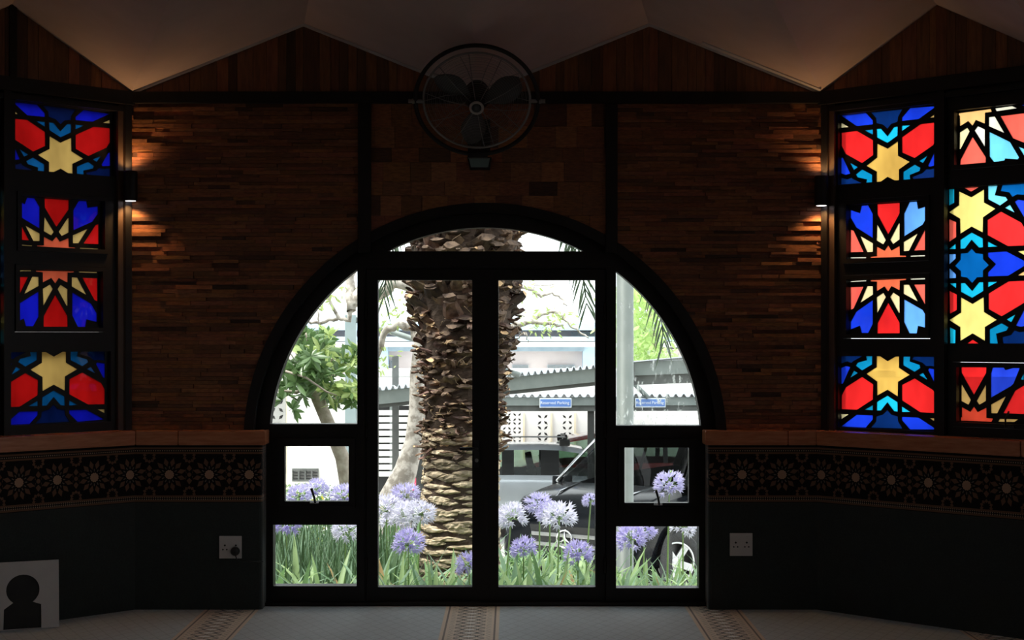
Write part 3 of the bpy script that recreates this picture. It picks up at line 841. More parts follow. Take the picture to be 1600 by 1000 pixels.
def leaf_door(n, xa, xb, ga, gb, side):
    d = struct(empty('door_%d' % n, (CX, .08, 0)), '%s leaf of the glazed black double door' % ('left' if side < 0 else 'right'), 'door')
    bm = bmesh.new(); g = rect(dx(ga), dx(gb), dz(916), dz(438))
    plate(bm, rect(dx(xa), dx(xb), dz(940), dz(421)), [g], WD, .055, .125)
    bead = [(x, z) for x, z in g]
    plate(bm, rect(dx(ga) - .012, dx(gb) + .012, dz(916) - .012, dz(438) + .012), [g], WD, .047, .055)
    bmesh.ops.recalc_face_normals(bm, faces=bm.faces); obj('leaf_frame', bm, BLK, d)
    pane(g, CLEAR, .09, d)
    if side < 0:
        bm = bmesh.new()
        x, z = dx(745), dz(700)
        plate(bm, rect(x - .016, x + .016, z - .12, z + .05), [], WD, .041, .055); obj('lock_plate', bm, BLKP, d)
        bm = bmesh.new(); tube(bm, [WD(x, z, .05), WD(x, z, .0), WD(x - .02, z, -.008), WD(dx(719), z, -.008)], [.010, .010, .011, .010], 10); obj('handle', bm, BLK2, d)
        bm = bmesh.new(); lathe(bm, [(.012, 0), (.012, .01), (.004, .012)], 14, Matrix.Translation(WD(x, z - .075, .042)) @ Matrix.Rotation(PI / 2, 4, 'X')); obj('keyhole', bm, STEEL, d)
    bm = bmesh.new()
    for zz_ in (.25, 1.1, 1.85):
        xx = dx(xa if side < 0 else xb)
        tube(bm, [WD(xx, zz_ - .05, .045), WD(xx, zz_ + .05, .045)], .009)
    obj('hinges', bm, BLK2, d)
leaf_door(1, 573, 757.5, 591, 738, -1); leaf_door(2, 759.5, 945, 779, 930, 1)
bm = bmesh.new(); plate(bm, rect(dx(754), dx(763), dz(938), dz(423)), [], WD, .044, .056); plate(bm, rect(dx(755), dx(762), dz(938), dz(423)), [], WD, .124, .13); bmesh.ops.recalc_face_normals(bm, faces=bm.faces); obj('meeting_strip', bm, BLK, bpy.data.objects['door_2'])
bm = bmesh.new(); box(bm, dx(413), dx(1106), .0, .17, 0, .022, bevel=.004); struct(obj('trim_17', bm, BLK2))

# ------------------------------------------------------------------ things in the room
# wall lights
LAMPW = emit('lamp_lens', (1.0, .93, 1.0), 2.5)
SCP = 5.2
def sconce(c, label, pw, corner=None):
    t = tag(empty('wall_light', c), label, 'wall light', 'up and down wall lights at the corners')
    bm = bmesh.new(); lathe(bm, [(.036, -.093), (.041, -.09), (.042, -.08), (.042, .08), (.041, .09), (.036, .093)], 32); 
    obj('lamp_body', bm, BLK, t)
    for s in (-1, 1):
        bm = bmesh.new(); lathe(bm, [(.031, s * .0925 if s > 0 else -.0938), (.031, .0932 if s > 0 else -.0925)], 24); obj('lens', bm, LAMPW, t)
        ld = bpy.data.lights.new('spot', 'SPOT'); ld.energy = pw * (.42 if s > 0 else (.25 if corner else 1)); ld.color = (1, .54, .20); ld.spot_size = math.radians(150 if s > 0 else 125); ld.spot_blend = .8; ld.shadow_soft_size = .018
        lo = bpy.data.objects.new('spot', ld); COL.objects.link(lo); lo.parent = t; lo.location = (0, 0, s * .101); lo.rotation_euler = (PI if s > 0 else 0, 0, 0)
    # bracket towards the corner post
    bm = bmesh.new(); v = (Vector((*corner, 0)) if corner else Vector((BL.x if c[0] < 0 else BR.x, 0, 0))) - Vector((c[0], c[1], 0))
    M = Matrix.Rotation(math.atan2(v.y, v.x), 4, 'Z')
    box(bm, .03, v.length - .02, -.03, .03, -.05, .05, M=M, bevel=.003)
    obj('bracket', bm, BLK, t)
    return t
sconce(at(204, 290.5, -.075), 'black cylinder wall light in the left corner beside the left stained glass', SCP)
sconce(at(1283.5, 298, -.075), 'black cylinder wall light in the right corner beside the right stained glass', SCP)
for k_ in range(2, 8):  # more corner lights, added out of view for warm ambient light
    d_ = (Vector((-.222, -5.5)) - plan[k_]).normalized() * .14
    sconce(Vector((plan[k_].x + d_.x, plan[k_].y + d_.y, 2.62)), 'added unseen wall light at a corner, for ambient light', SCP, plan[k_])

# fan on its ring
fan = tag(empty('wall_fan', at(745, 158, -.66)), 'large round wall fan in a black ring above the arched door', 'fan')
tl = math.radians(37); U = Vector((1, 0, 0)); V = Vector((0, -math.sin(tl), math.cos(tl))) ; V = Vector((0, math.sin(-tl), math.cos(tl))); Wn = V.cross(U)     # Wn points back to the wall
GREYW = mat('fan_wire_grey', (.21, .20, .19), (.26, .25, .24), 10, .4, .2)
BLADE = mat('fan_blade_grey', (.05, .05, .048), (.07, .07, .068), 6, .5, .2)
bm = bmesh.new(); ring(bm, (0, 0, 0), .358, .0125, U, V, 72, 10); obj('yoke_ring', bm, BLK2, fan)
for s in (-1, 1):
    bm = bmesh.new(); tube(bm, [U * s * .31, U * s * .40], .012, 10); lathe(bm, [(.015, 0), (.015, .016)], 14, Matrix.Translation(U * s * .362) @ Matrix.Rotation(s * PI / 2, 4, 'Y'))
    obj('pivot_bolt', bm, GREYW, fan)
bm = bmesh.new(); ring(bm, (0, 0, 0), .312, .007, U, V, 64, 8)
for k in range(1, 22):
    r = .06 + .012 * k; ring(bm, -Wn * (.075 * math.cos(r / .312 * PI / 2) ), r, .0007, U, V, 48, 3)
for k in range(10):
    a = 2 * PI * k / 10 + .45; d = U * math.cos(a) + V * math.sin(a)
    tube(bm, [d * .05 - Wn * .075, d * .18 - Wn * .055, d * .312], .0022, 5)
obj('front_guard', bm, GREYW, fan)
bm = bmesh.new()
for k in range(1, 12):
    r = .05 + .024 * k; ring(bm, Wn * (.085 * math.cos(r / .33 * PI / 2)), r, .0009, U, V, 40, 3)
for k in range(10):
    a = 2 * PI * k / 10; d = U * math.cos(a) + V * math.sin(a)
    tube(bm, [d * .04 + Wn * .085, d * .18 + Wn * .07, d * .312], .0022, 5)
obj('rear_guard', bm, GREYW, fan)
bm = bmesh.new()
for k in range(3):
    a0_ = PI * .77 + 2 * PI * k / 3; prev = None
    for i in range(9):
        r = .05 + .235 * i / 8; wd = .46 * math.sin(PI * (.18 + .75 * i / 8)); row = []
        for j in range(7):
            a = a0_ + wd * (j / 6 - .5) * 1.9 + .12 * i / 8; d = U * math.cos(a) + V * math.sin(a)
            row.append(bm.verts.new(d * r + Wn * (.022 * (j / 6 - .5) * 2)))
        if prev:
            for j in range(6):
                f = bm.faces.new((prev[j], prev[j + 1], row[j + 1], row[j])); f.smooth = True
        prev = row
b = obj('fan_blades', bm, BLADE, fan); md = b.modifiers.new('t', 'SOLIDIFY'); md.thickness = .003
Mf = Matrix((( U.x, V.x, -Wn.x, 0), (U.y, V.y, -Wn.y, 0), (U.z, V.z, -Wn.z, 0), (0, 0, 0, 1)))      # local z faces the room
bm = bmesh.new(); ring(bm, -Wn * .082, .036, .008, U, V, 32, 8); obj('hub_ring', bm, mat('hub_ring_cream', (.42, .38, .35), (.5, .45, .42), 10, .4), fan)
bm = bmesh.new(); lathe(bm, [(.03, .06), (.033, .072), (.030, .082), (.01, .084)], 24, Mf); obj('hub_badge', bm, BLKP, fan)
bm = bmesh.new(); lathe(bm, [(.02, .05), (.05, .045), (.05, 0), (.07, -.02), (.075, -.11), (.06, -.15), (.02, -.16)], 28, Mf); obj('motor', bm, BLK2, fan)
bm = bmesh.new()
rr = fan.location
tube(bm, [V * -.362, V * -.34 + Vector((0, .1, .02)), Vector((0, -rr.y - .01, -.12))], .018, 10); box(bm, -.06, .06, V.y * -.37 - .02, V.y * -.37 + .03, V.z * -.37 - .012, V.z * -.37 + .02, bevel=.005)
box(bm, -.07, .07, -rr.y - .03, -rr.y - .006, -.23, -.02, bevel=.004)
tube(bm, [Wn * .14, Vector((0, -rr.y - .01, -.08))], .02, 10)
obj('wall_bracket', bm, BLK2, fan)

# small tapered panel under the fan
pl = at(749, 254.5, -.10)
t = tag(empty('wall_panel', pl), 'small grey green tapered panel in black frame under the fan', 'wall panel')
bm = bmesh.new(); sc_ = FPX / 9.9
o = [(-19 / sc_, 9 / sc_), (19 / sc_, 9 / sc_), (16 / sc_, -9 / sc_), (-15 / sc_, -9 / sc_)]
plate(bm, o, [], lambda u, v, d: (u, d, v), -.005, .092); obj('housing', bm, BLK, t)
bm = bmesh.new(); plate(bm, [(u * .86, v * .78) for u, v in o], [], lambda u, v, d: (u, d, v), -.009, -.004); obj('face_plate', bm, mat('grey_green_panel', (.14, .22, .21), (.17, .25, .24), 6, .4), t)

# sockets
def socket(x0, x1, z0, z1, label, plug):
    cx, cz = (x0 + x1) / 2, (z0 + z1) / 2
    t = tag(empty('wall_socket', (cx, -DD, cz)), label, 'wall socket')
    w = (x1 - x0) / 2
    bm = bmesh.new(); box(bm, -w, w, -.012, 0, -w, w, bevel=.004); obj('cover_plate', bm, WHITEP, t)
    for sx in (-1, 1):
        for u, v, r in ((0, .012, .0062), (-.012, -.014, .005), (.012, -.014, .005)):
            bm = bmesh.new(); lathe(bm, [(r, 0), (r, .0022)], 12, Matrix.Translation((sx * .034 + u, -.0118, v)) @ Matrix.Rotation(PI / 2, 4, 'X')); obj('pin_hole', bm, BLKP, t)
        bm = bmesh.new(); box(bm, sx * .034 - .008, sx * .034 + .008, -.0155, -.011, .036, .05, bevel=.0015); obj('switch', bm, WHITEP, t)
    return t
socket(*[at(p, 0, -DD).x for p in (343, 378)], at(0, 872, -DD).z, at(0, 837.5, -DD).z, 'white double wall socket with a plug in it, left of the door', True)
socket(*[at(p, 0, -DD).x for p in (1140, 1175.5)], at(0, 868, -DD).z, at(0, 833, -DD).z, 'white double wall socket with nothing plugged in, right of the door', False)
pp = at(368, 861, -DD - .013)
t = tag(empty('power_plug', pp), 'black round plug pushed into the left wall socket', 'plug')
bm = bmesh.new(); lathe(bm, [(.027, 0), (.028, .02), (.022, .035), (.008, .04)], 20, Matrix.Rotation(PI / 2, 4, 'X')); obj('plug_body', bm, BLKP, t)
bm = bmesh.new(); tube(bm, [Vector((0, -.02, -.015)), Vector((.012, -.022, -.05)), Vector((.05, -.016, -.062)), Vector((at(412, 0, -DD).x - pp.x, -.004, at(0, 877, -DD).z - pp.z))], .004); obj('cable', bm, BLKP, t)

# white board with an arch-shaped hole, leaning at the left wall
b0 = at(92, 979, -.71); yaw = math.radians(-23)
t = tag(empty('display_board', (b0.x, b0.y, 0)), 'white board with a black horseshoe arch cut in it on the carpet', 'board')
Mb = Matrix.Rotation(math.radians(23), 4, 'Z') @ Matrix.Rotation(math.radians(-3), 4, 'X')
sb = FPX / 9.33
def bd(px, py): return (-(92 - px) / sb / math.cos(math.radians(23)) * 1.02, (977.5 - py) / sb * 1.0)
ow, oh = bd(-8, 0)[0], bd(0, 873)[1] / math.cos(math.radians(3))
hole = [bd(68, 976), bd(68, 940)] + [bd(43.5 + 22.5 * math.sin(a), 916.5 - 23.5 * math.cos(a)) for a in [PI * .80 - i * (2 * PI * .80) / 22 for i in range(23)]] + [bd(18, 945), bd(17, 976)]
bm = bmesh.new(); plate(bm, rect(ow, 0, .002, oh), [hole], lambda u, v, d: Mb @ Vector((u, d, v)), -.012, 0)
bmesh.ops.recalc_face_normals(bm, faces=bm.faces); obj('white_panel', bm, WHITEP, t)
bm = bmesh.new(); plate(bm, rect(ow + .02, -.02, .004, oh - .02), [], lambda u, v, d: Mb @ Vector((u, d, v)), .002, .008); obj('backing_panel', bm, BLKP, t)

# ================================================================== OUTSIDE
GZ = -1.485
def ground_z(y): 
    if y < 4.2: return -.5
    if y < 7.5: return -.5 + (GZ + .5) * (y - 4.2) / 3.3
    return GZ
PAVE = mat('pale_paving', (.60, .59, .56), (.72, .71, .68), 5, .9)
SOIL = mat('garden_soil', (.05, .04, .028), (.11, .09, .06), 12, .95, bmp=.5)
bm = bmesh.new(); box(bm, -40, 40, 7.3, 60, GZ - .3, GZ); struct(obj('ground', bm, PAVE))
bm = bmesh.new()
prev = None
for y in (.22, 2, 4.2, 5.8, 7.5):
    row = [bm.verts.new((x, y, ground_z(y))) for x in (-12, -6, 0, 6, 12)]
    if prev:
        for i in range(4): bm.faces.new((prev[i], prev[i + 1], row[i + 1], row[i]))
    prev = row
struct(obj('ground_flower_bed', bm, SOIL))
bm = bmesh.new(); box(bm, -40, 40, -30, .21, -.9, -.5); struct(obj('ground_under_building', bm, SOIL))
bm = bmesh.new(); box(bm, -12, 12, 7.45, 7.65, GZ - .05, GZ + .14, bevel=.02); struct(obj('kerb', bm, PAVE))
# unseen wall added to dim the left stained glass, white yard wall outside the right one
DARKW = mat('light_blocker_grey', (.20, .19, .18), (.24, .23, .22), 2, .9)
bm = bmesh.new(); box(bm, -9.2, -9.0, -9, 6.0, -.5, 4.6); box(bm, -9.0, -3.3, 5.8, 6.0, -1.2, 4.6); struct(obj('wall_blocker_left', bm, DARKW))

# ---- palm
LB_D = mat('palm_dark_fibre', (.045, .028, .020), (.10, .065, .045), 34, .95, bmp=.6, stretch=(1, 1, 3))
LB_T = mat('palm_scar_tan', (.44, .33, .21), (.74, .60, .42), 22, .9, bmp=.5, stretch=(.6, .6, 4), tone=True)
LB_P = mat('palm_stub_brown', (.065, .041, .031), (.23, .150, .098), 17, .85, bmp=.5, tone=True)
LB_C = mat('palm_cut_end', (.55, .33, .16), (.72, .50, .28), 12, .8)
PY = 2.6; pb = at(719, 860, PY)
palm = tag(empty('palm_tree', (pb.x, PY, -.5)), 'thick palm trunk with rough cut leaf bases just outside the doors', 'palm tree')
def axis(z):                    # centre x offset and radius of the trunk over height above its base
    zw = z - .5
    py = HOR - (zw - HCAM) * FPX / (DCAM + PY); k = (DCAM + PY) / FPX
    tab = [(330, 640, 816), (390, 640, 813), (440, 644, 809), (500, 651, 803), (560, 656, 796), (620, 658, 791), (700, 658, 786), (780, 654, 784), (860, 650, 786), (960, 646, 790)]
    if py < tab[0][0]: py = tab[0][0]
    for (y0, l0, r0), (y1, l1, r1) in zip(tab, tab[1:]):
        if py <= y1 or y1 == 960:
            f = min(1.2, (py - y0) / (y1 - y0)); l, r = l0 + (l1 - l0) * f, r0 + (r1 - r0) * f
            return ((l + r) / 2 - 719) * k, (r - l) / 2 * k - .028
bm = bmesh.new(); rg = random.Random(21); prev = None
for i in range(100):
    z = 4.3 * i / 99; ax, ra = axis(z)
    row = [bm.verts.new((ax + (ra + rg.uniform(-.012, .006)) * math.cos(2 * PI * k / 44), (ra + rg.uniform(-.012, .006)) * math.sin(2 * PI * k / 44), z)) for k in range(44)]
    if prev:
        for k in range(44): bm.faces.new((prev[k], prev[(k + 1) % 44], row[(k + 1) % 44], row[k]))
    prev = row
bm.faces.new(prev)
trunk = obj('trunk', bm, LB_D, palm)
# flat scars low down
bm = bmesh.new(); bm.loops.layers.float_color.new('tone'); z = .18; row_i = 0
while z < 1.45:
    n = 7; off = (row_i % 2) * .5 + rg.uniform(-.16, .16)
    for k in range(n):
        a = 2 * PI * (k + off) / n + rg.uniform(-.05, .05); zc = z + rg.uniform(-.02, .02)
        hw = .46 * rg.uniform(.75, 1.08); hh = .026 * rg.uniform(.6, 1.2); pr = rg.uniform(.006, .018) + max(0, z - 1.1) * .03; tt = rg.uniform(.5, 1.2)
        grid = []
        for i in range(11):
            u = i / 10 * 2 - 1; c_ = max(0, 1 - abs(u) ** 2.2); col_ = []
            for v, rr_ in ((-1.0, -.01), (-.55, .9), (.1, 1.0), (.7, .62), (1.0, -.01)):
                zj = zc + v * hh * (.12 + .88 * c_) + rg.uniform(-.004, .004); ax, ra = axis(zj); q = ra + pr * rr_ * (.25 + .75 * c_) + rg.uniform(-.006, .006)
                col_.append(bm.verts.new((ax + q * math.cos(a + u * hw), q * math.sin(a + u * hw), zj)))
            grid.append(col_)
        fs = []
        for p_, q_ in zip(grid, grid[1:]):
            for j in range(4): fs.append(bm.faces.new((p_[j], q_[j], q_[j + 1], p_[j + 1])))
        for f in fs: toned(bm, [f], tuple([tt * rg.uniform(.7, 1.2)] * 3))
    z += .045; row_i += 1
tag(obj('leaf_scars', bm, LB_T, palm), 'flat tan leaf scars in staggered rows round the lower trunk')
# ragged stubs higher up
def stub(bm, z, a, w, h, out, up, tt, cut):
    ax, ra = axis(z); er = Vector((math.cos(a), math.sin(a), 0)); et = Vector((-math.sin(a), math.cos(a), 0)); ez = Vector((0, 0, 1))
    c = Vector((ax, 0, z)) + er * (ra - .03); d = (er * out + ez * up + et * rg.uniform(-.05, .05)); n2 = (ez - er * .5).normalized()
    rows = []
    for s, ww, th in ((0, w, h), (.45, w * .82, h * .8), (.8, w * .66, h * .66), (1, w * .58, h * .56)):
        o = c + d * s
        rows.append([bm.verts.new(o + et * ww * x + n2 * th * y + Vector((rg.uniform(-.007, .007), rg.uniform(-.007, .007), rg.uniform(-.007, .007)))) for x, y in ((-1, 0), (-.6, -.45), (0, -.62), (.6, -.45), (1, 0), (.5, .35), (0, .45), (-.5, .35))])
    fs = []
    for p_, q_ in zip(rows, rows[1:]):
        for j in range(8): fs.append(bm.faces.new((p_[j], p_[(j + 1) % 8], q_[(j + 1) % 8], q_[j])))
    toned(bm, fs, tuple(tt * x for x in (1, rg.uniform(.85, 1.05), rg.uniform(.8, 1.1))))
    f = bm.faces.new(rows[-1]); f.material_index = 1 if cut else 0; toned(bm, [f], (1, 1, 1))
bm = bmesh.new(); bm.loops.layers.float_color.new('tone'); z = 1.28; row_i = 0
while z < 4.2:
    g = min(1, max(0, (z - 1.6) / .7)); n = 16
    for k in range(n):
        a = 2 * PI * (k + (row_i % 2) * .5) / n + rg.uniform(-.16, .16)
        big = rg.uniform(.6, 1.25)
        stub(bm, z + rg.uniform(-.05, .05), a, (.078 + .015 * g) * big, (.026 + .04 * g) * big * rg.uniform(.7, 1.3), (.045 + .05 * g) * rg.uniform(.4, 1.5), (-.005 + .085 * g) * rg.uniform(-.4, 1.6), rg.uniform(.15, 1.35) + (1 - g) * rg.uniform(.0, 1.3), rg.random() < .22 - .12 * g)
        for _ in range(rg.choice((0, 1, 1, 2))): stub(bm, z + rg.uniform(-.06, .06), a + rg.uniform(-.25, .25), .03 * big, .02, .10 * rg.uniform(.6, 1.3), rg.uniform(-.06, .08), rg.uniform(.3, 1.9), rg.random() < .3)
    z += .052 + .018 * g; row_i += 1
bmesh.ops.recalc_face_normals(bm, faces=bm.faces)
tag(obj('leaf_bases', bm, [LB_P, LB_C], palm), 'ragged cut leaf bases round the upper trunk')
for (px, py, a) in ((640, 478, PI * 1.02), (645, 503, PI * 1.05), (640, 430, PI)):
    bm = bmesh.new(); bm.loops.layers.float_color.new('tone'); zt_ = at(0, py, PY).z + .5
    stub(bm, zt_ - .11, a, .06, .05, .14, .13, .8, True); bmesh.ops.recalc_face_normals(bm, faces=bm.faces); obj('leaf_stub', bm, [LB_P, LB_C], palm)
# loose fibres
bm = bmesh.new()
for i in range(130):
    z = rg.uniform(1.3, 3.6); a = rg.uniform(PI, 2 * PI); ax, ra = axis(z); p0 = Vector((ax + (ra + .03) * math.cos(a), (ra + .03) * math.sin(a), z))
    p1 = p0 + Vector((rg.uniform(-.08, .08), rg.uniform(-.06, 0), rg.uniform(-.02, .1))); tube(bm, [p0, (p0 + p1) / 2 + Vector((rg.uniform(-.03, .03), -.02, rg.uniform(-.02, .03))), p1], .0022, 3)
tag(obj('fibres', bm, mat('palm_fibre_straw', (.30, .2, .12), (.45, .33, .2), 20, .9), palm), kind='stuff')
FROND = leafmat('palm_frond_green', (.065, .105, .06), (.14, .19, .12), .3, 4)
def frond(p, L0=.34):
    bm = bmesh.new(); pts = bez(*p, n=26)
    tube(bm, pts, [.022 * (1 - i / 30) + .003 for i in range(27)], 6)
    for i in range(4, 27):
        t_ = (pts[min(i + 1, 26)] - pts[i - 1]).normalized()
        for s in (-1, 1):
            for q in range(2):
                sd = t_.cross(Vector((0, -1, 0))).normalized() * s
                if sd.length < .1: sd = Vector((s, 0, 0))
                d = (t_ * .75 + sd * rg.uniform(.35, .75) + Vector((0, rg.uniform(-.5, .5), -.35))).normalized()
                l = L0 * rg.uniform(.7, 1.1) * (1 - .45 * (i / 26) ** 3); o = pts[i] + (pts[i] - pts[i - 1]) * q * .5
                w = d.cross(Vector((0, 1, .2))).normalized() * .008
                m = o + d * l * .5 + Vector((0, 0, -.02)); e = o + d * l + Vector((0, 0, -.07))
                v = [bm.verts.new(x) for x in (o - w * .5, o + w * .5, m + w, m - w, e)]
                bm.faces.new((v[0], v[1], v[2], v[3])); bm.faces.new((v[3], v[2], v[4]))
    obj('frond', bm, FROND, palm)
def fr(px, py, y, hx, hz, py2=None):
    e = at(px, py, y); o = palm.location; st = Vector((axis(3.9)[0], -.1, 4.1)); e = Vector((e.x - o.x, e.y - o.y, e.z + .5))
    return (st, st + Vector((hx, (e.y) * .4, hz)), Vector((e.x - .12 * (1 if e.x > 0 else -1), e.y, e.z + 1.0)), e)
frond(fr(1036, 520, 2.3, .7, .75)); frond(fr(915, 462, 2.2, .5, .5)); frond(fr(893, 388, 2.0, .5, .4), .3); frond(fr(601, 452, 3.2, -.5, .5)); frond(fr(614, 392, 2.8, -.4, .4), .3)
for a in (.4, 2.3, 3.9, 5.4):
    st = Vector((axis(3.9)[0], 0, 4.1)); d = Vector((math.cos(a), math.sin(a), 0)); frond((st, st + d * .6 + Vector((0, 0, .9)), st + d * 1.6 + Vector((0, 0, .9)), st + d * 2.4 + Vector((0, 0, .1))))

# ---- agapanthus bed
LEAF1 = leafmat('strap_leaf_green', (.14, .27, .10), (.26, .42, .18), .35)
LEAF2 = leafmat('strap_leaf_bright', (.32, .48, .20), (.48, .62, .32), .4)
LEAF3 = leafmat('strap_leaf_blue_green', (.20, .34, .21), (.34, .48, .32), .35)
LEAFY = leafmat('strap_leaf_withered', (.55, .32, .14), (.62, .45, .22), .3)
STALK = leafmat('flower_stalk_green', (.20, .34, .10), (.30, .44, .16), .1)
PETAL = leafmat('agapanthus_lavender', (.58, .54, .84), (.80, .76, .95), .4, 30)
PETAL2 = leafmat('agapanthus_pale', (.78, .76, .92), (.93, .91, .98), .4, 30)
PETALV = leafmat('agapanthus_violet', (.55, .49, .84), (.74, .68, .94), .4, 30)
def strap(bm, o, yaw, L, w, lean, droop, mi=0):
    o = Vector(o); h = Vector((math.cos(yaw), math.sin(yaw), 0)); sd = Vector((-h.y, h.x, 0)); prev = None; pos = o.copy(); ang = lean; n = 7
    for i in range(n + 1):
        f = i / n; ww = w * (1 - f ** 3.2) * (.55 + .45 * min(1, f * 4)); up = Vector((0, 0, 1)) * math.cos(ang) + h * math.sin(ang)
        nrm = h * math.cos(ang) - Vector((0, 0, 1)) * math.sin(ang)
        row = [bm.verts.new(pos - sd * ww - nrm * ww * .35), bm.verts.new(pos), bm.verts.new(pos + sd * ww - nrm * ww * .35)]
        if prev:
            for j in range(2):
                fc = bm.faces.new((prev[j], prev[j + 1], row[j + 1], row[j])); fc.material_index = mi; fc.smooth = True
        prev = row; pos = pos + up * (L / n); ang += droop / n * (1 + f)
def clump(n, L, seed, lean=(.05, .55), droop=(.5, 1.5), w=(.012, .022), mats=(LEAF1, LEAF2, LEAF3)):
    r_ = random.Random(seed); bm = bmesh.new()
    for i in range(n): strap(bm, (r_.uniform(-.03, .03), r_.uniform(-.03, .03), 0), r_.uniform(0, 2 * PI), L * r_.uniform(.65, 1.1), r_.uniform(*w), r_.uniform(*lean), r_.uniform(*droop), r_.randrange(3))
    me = bpy.data.meshes.new('leaves'); bm.to_mesh(me); bm.free()
    for m in mats: me.materials.append(m)
    return me
def head(seed, m, n=36, rad=.060, pl_=.044):
    r_ = random.Random(seed); bm = bmesh.new()
    for i in range(n):
        z = 1 - 1.55 * (i + .5) / n; a = i * 2.399963 + r_.uniform(-.2, .2); q = math.sqrt(max(0, 1 - z * z))
        d = Vector((q * math.cos(a), q * math.sin(a), z + r_.uniform(-.1, .1))).normalized(); R0 = rad * r_.uniform(.75, 1.08)
        b = d * R0; tube(bm, [Vector((0, 0, -.01)), b], .0011, 3, 1)
        u = d.orthogonal().normalized(); v = d.cross(u)
        tp = d * pl_ * r_.uniform(.85, 1.15)
        for k in range(6):
            t_ = 2 * PI * k / 6; e = u * math.cos(t_) + v * math.sin(t_); s = u * -math.sin(t_) + v * math.cos(t_)
            p0 = b; p1 = b + tp * .58 + e * .010; p2 = b + tp + e * .026
            vs_ = [bm.verts.new(x) for x in (p0, p1 - s * .0062, p1 + s * .0062, p2)]
            f = bm.faces.new((vs_[0], vs_[1], vs_[3], vs_[2])); f.material_index = 0
    me = bpy.data.meshes.new('flower_head'); bm.to_mesh(me); bm.free(); me.materials.append(m); me.materials.append(STALK)
    return me
HEADS = {k: [head(100 + i * 7 + ord(k), m) for i in range(2)] for k, m in (('l', PETAL), ('p', PETAL2), ('v', PETALV))}
CL = [clump(16, .46, 300 + i) for i in range(4)]
def agapanthus(px, py, y, size, kind, label, lean=(0, 0)):
    h = at(px, py, y); g = ground_z(y); bx_, by_ = h.x - lean[0], y - lean[1]
    t = tag(empty('agapanthus', (bx_, by_, g)), label, 'agapanthus', 'agapanthus in the flower bed')
    c = link('leaves', rg.choice(CL), t); c.rotation_euler = (0, 0, rg.uniform(0, 6.28)); s = rg.uniform(.85, 1.1); c.scale = (s, s, s)
    bm = bmesh.new(); top_ = Vector((lean[0], lean[1], h.z - g))
    tube(bm, bez((0, 0, 0), (lean[0] * .1, 0, top_.z * .35), (lean[0] * .6, lean[1] * .6, top_.z * .7), top_, 8), [.0085 - .0035 * i / 8 for i in range(9)], 7)
    obj('flower_stalk', bm, STALK, t)
    hd = link('flower_head', rg.choice(HEADS[kind]), t); hd.location = top_; k = size * 1.1 * (DCAM + y) / FPX / .104; hd.scale = (k, k, k * .92); hd.rotation_euler = (rg.uniform(-.2, .2), rg.uniform(-.2, .2), rg.uniform(0, 6))
for a in [
 (448, 818, 1.9, 26, 'v', 'violet agapanthus head at the top left of the lowest left pane', (.0, 0)),
 (541, 829, 1.5, 24, 'p', 'pale agapanthus head at the top right of the lowest left pane', (.02, 0)),
 (468, 775, 3.2, 21, 'l', 'blue agapanthus head at the left of the small left opening window', (0, 0)),
 (496, 764, 3.4, 19, 'l', 'blue agapanthus head behind the stay of the small left opening window', (0, 0)),
 (538, 776, 3.0, 23, 'l', 'blue agapanthus head at the right of the small left opening window', (0, 0)),
 (604, 796, 2.2, 27, 'p', 'pale washed out agapanthus head at the left edge of the left door', (0, 0)),
 (617, 812, 2.5, 25, 'p', 'pale agapanthus head low among others at the left door, beside the edge', (0, 0)),
 (633, 777, 2.9, 25, 'l', 'lavender agapanthus head highest of the cluster left of the palm', (0, 0)),
 (634, 805, 2.0, 25, 'p', 'pale agapanthus head in the middle of the cluster left of the palm', (0, 0)),
 (657, 803, 1.6, 25, 'p', 'pale agapanthus head overlapping the left side of the palm trunk', (.03, 0)),
 (638, 850, 1.0, 26, 'v', 'violet agapanthus head low in front, left of the palm base', (0, 0)),
 (733, 884, .8, 23, 'v', 'violet agapanthus head half hidden by the right edge of the left door', (0, 0)),
 (799, 808, 1.2, 27, 'p', 'pale agapanthus head on a leaning stalk at the left of the right door', (.06, 0)),
 (843, 791, 1.9, 24, 'l', 'lavender agapanthus head against the black car bonnet', (0, 0)),
 (859, 803, 1.7, 22, 'l', 'lavender agapanthus head between two pale ones before the black car', (0, 0)),
 (874, 808, 1.3, 28, 'p', 'large pale agapanthus head over the silver star of the black car', (.02, 0)),
 (818, 858, 1.0, 22, 'v', 'violet agapanthus head low in front of the round fog lamp', (0, 0)),
 (903, 866, .9, 25, 'v', 'violet agapanthus head low at the right of the right door', (0, 0)),
 (923, 783, 1.8, 14, 'l', 'small opening agapanthus head on a tall stalk at the right door edge', (.05, 0)),
 (1046, 758, 1.3, 25, 'l', 'lavender agapanthus head in the small right opening window', (.02, 0)),
 (986, 841, 1.4, 27, 'v', 'violet agapanthus head at the left of the lowest right pane', (0, 0)),
 (1006, 829, 2.0, 20, 'v', 'violet agapanthus head at the top of the lowest right pane, left of the wheel', (0, 0)),
 (1067, 822, 1.7, 22, 'p', 'pale agapanthus head over the wheel at the top of the lowest right pane', (0, 0)),
]: agapanthus(*a)
# bud stalk standing above the flower in the right opening window
pl_ = [o for o in bpy.data.objects if o.get('label') == 'lavender agapanthus head in the small right opening window'][0]
bm = bmesh.new(); tube(bm, [at(1046, 758, 1.3) - pl_.location, at(1045, 748, 1.3) - pl_.location, at(1046, 741, 1.28) - pl_.location, at(1050, 735, 1.28) - pl_.location], [.006, .012, .014, .006], 8); obj('bud', bm, STALK, pl_)
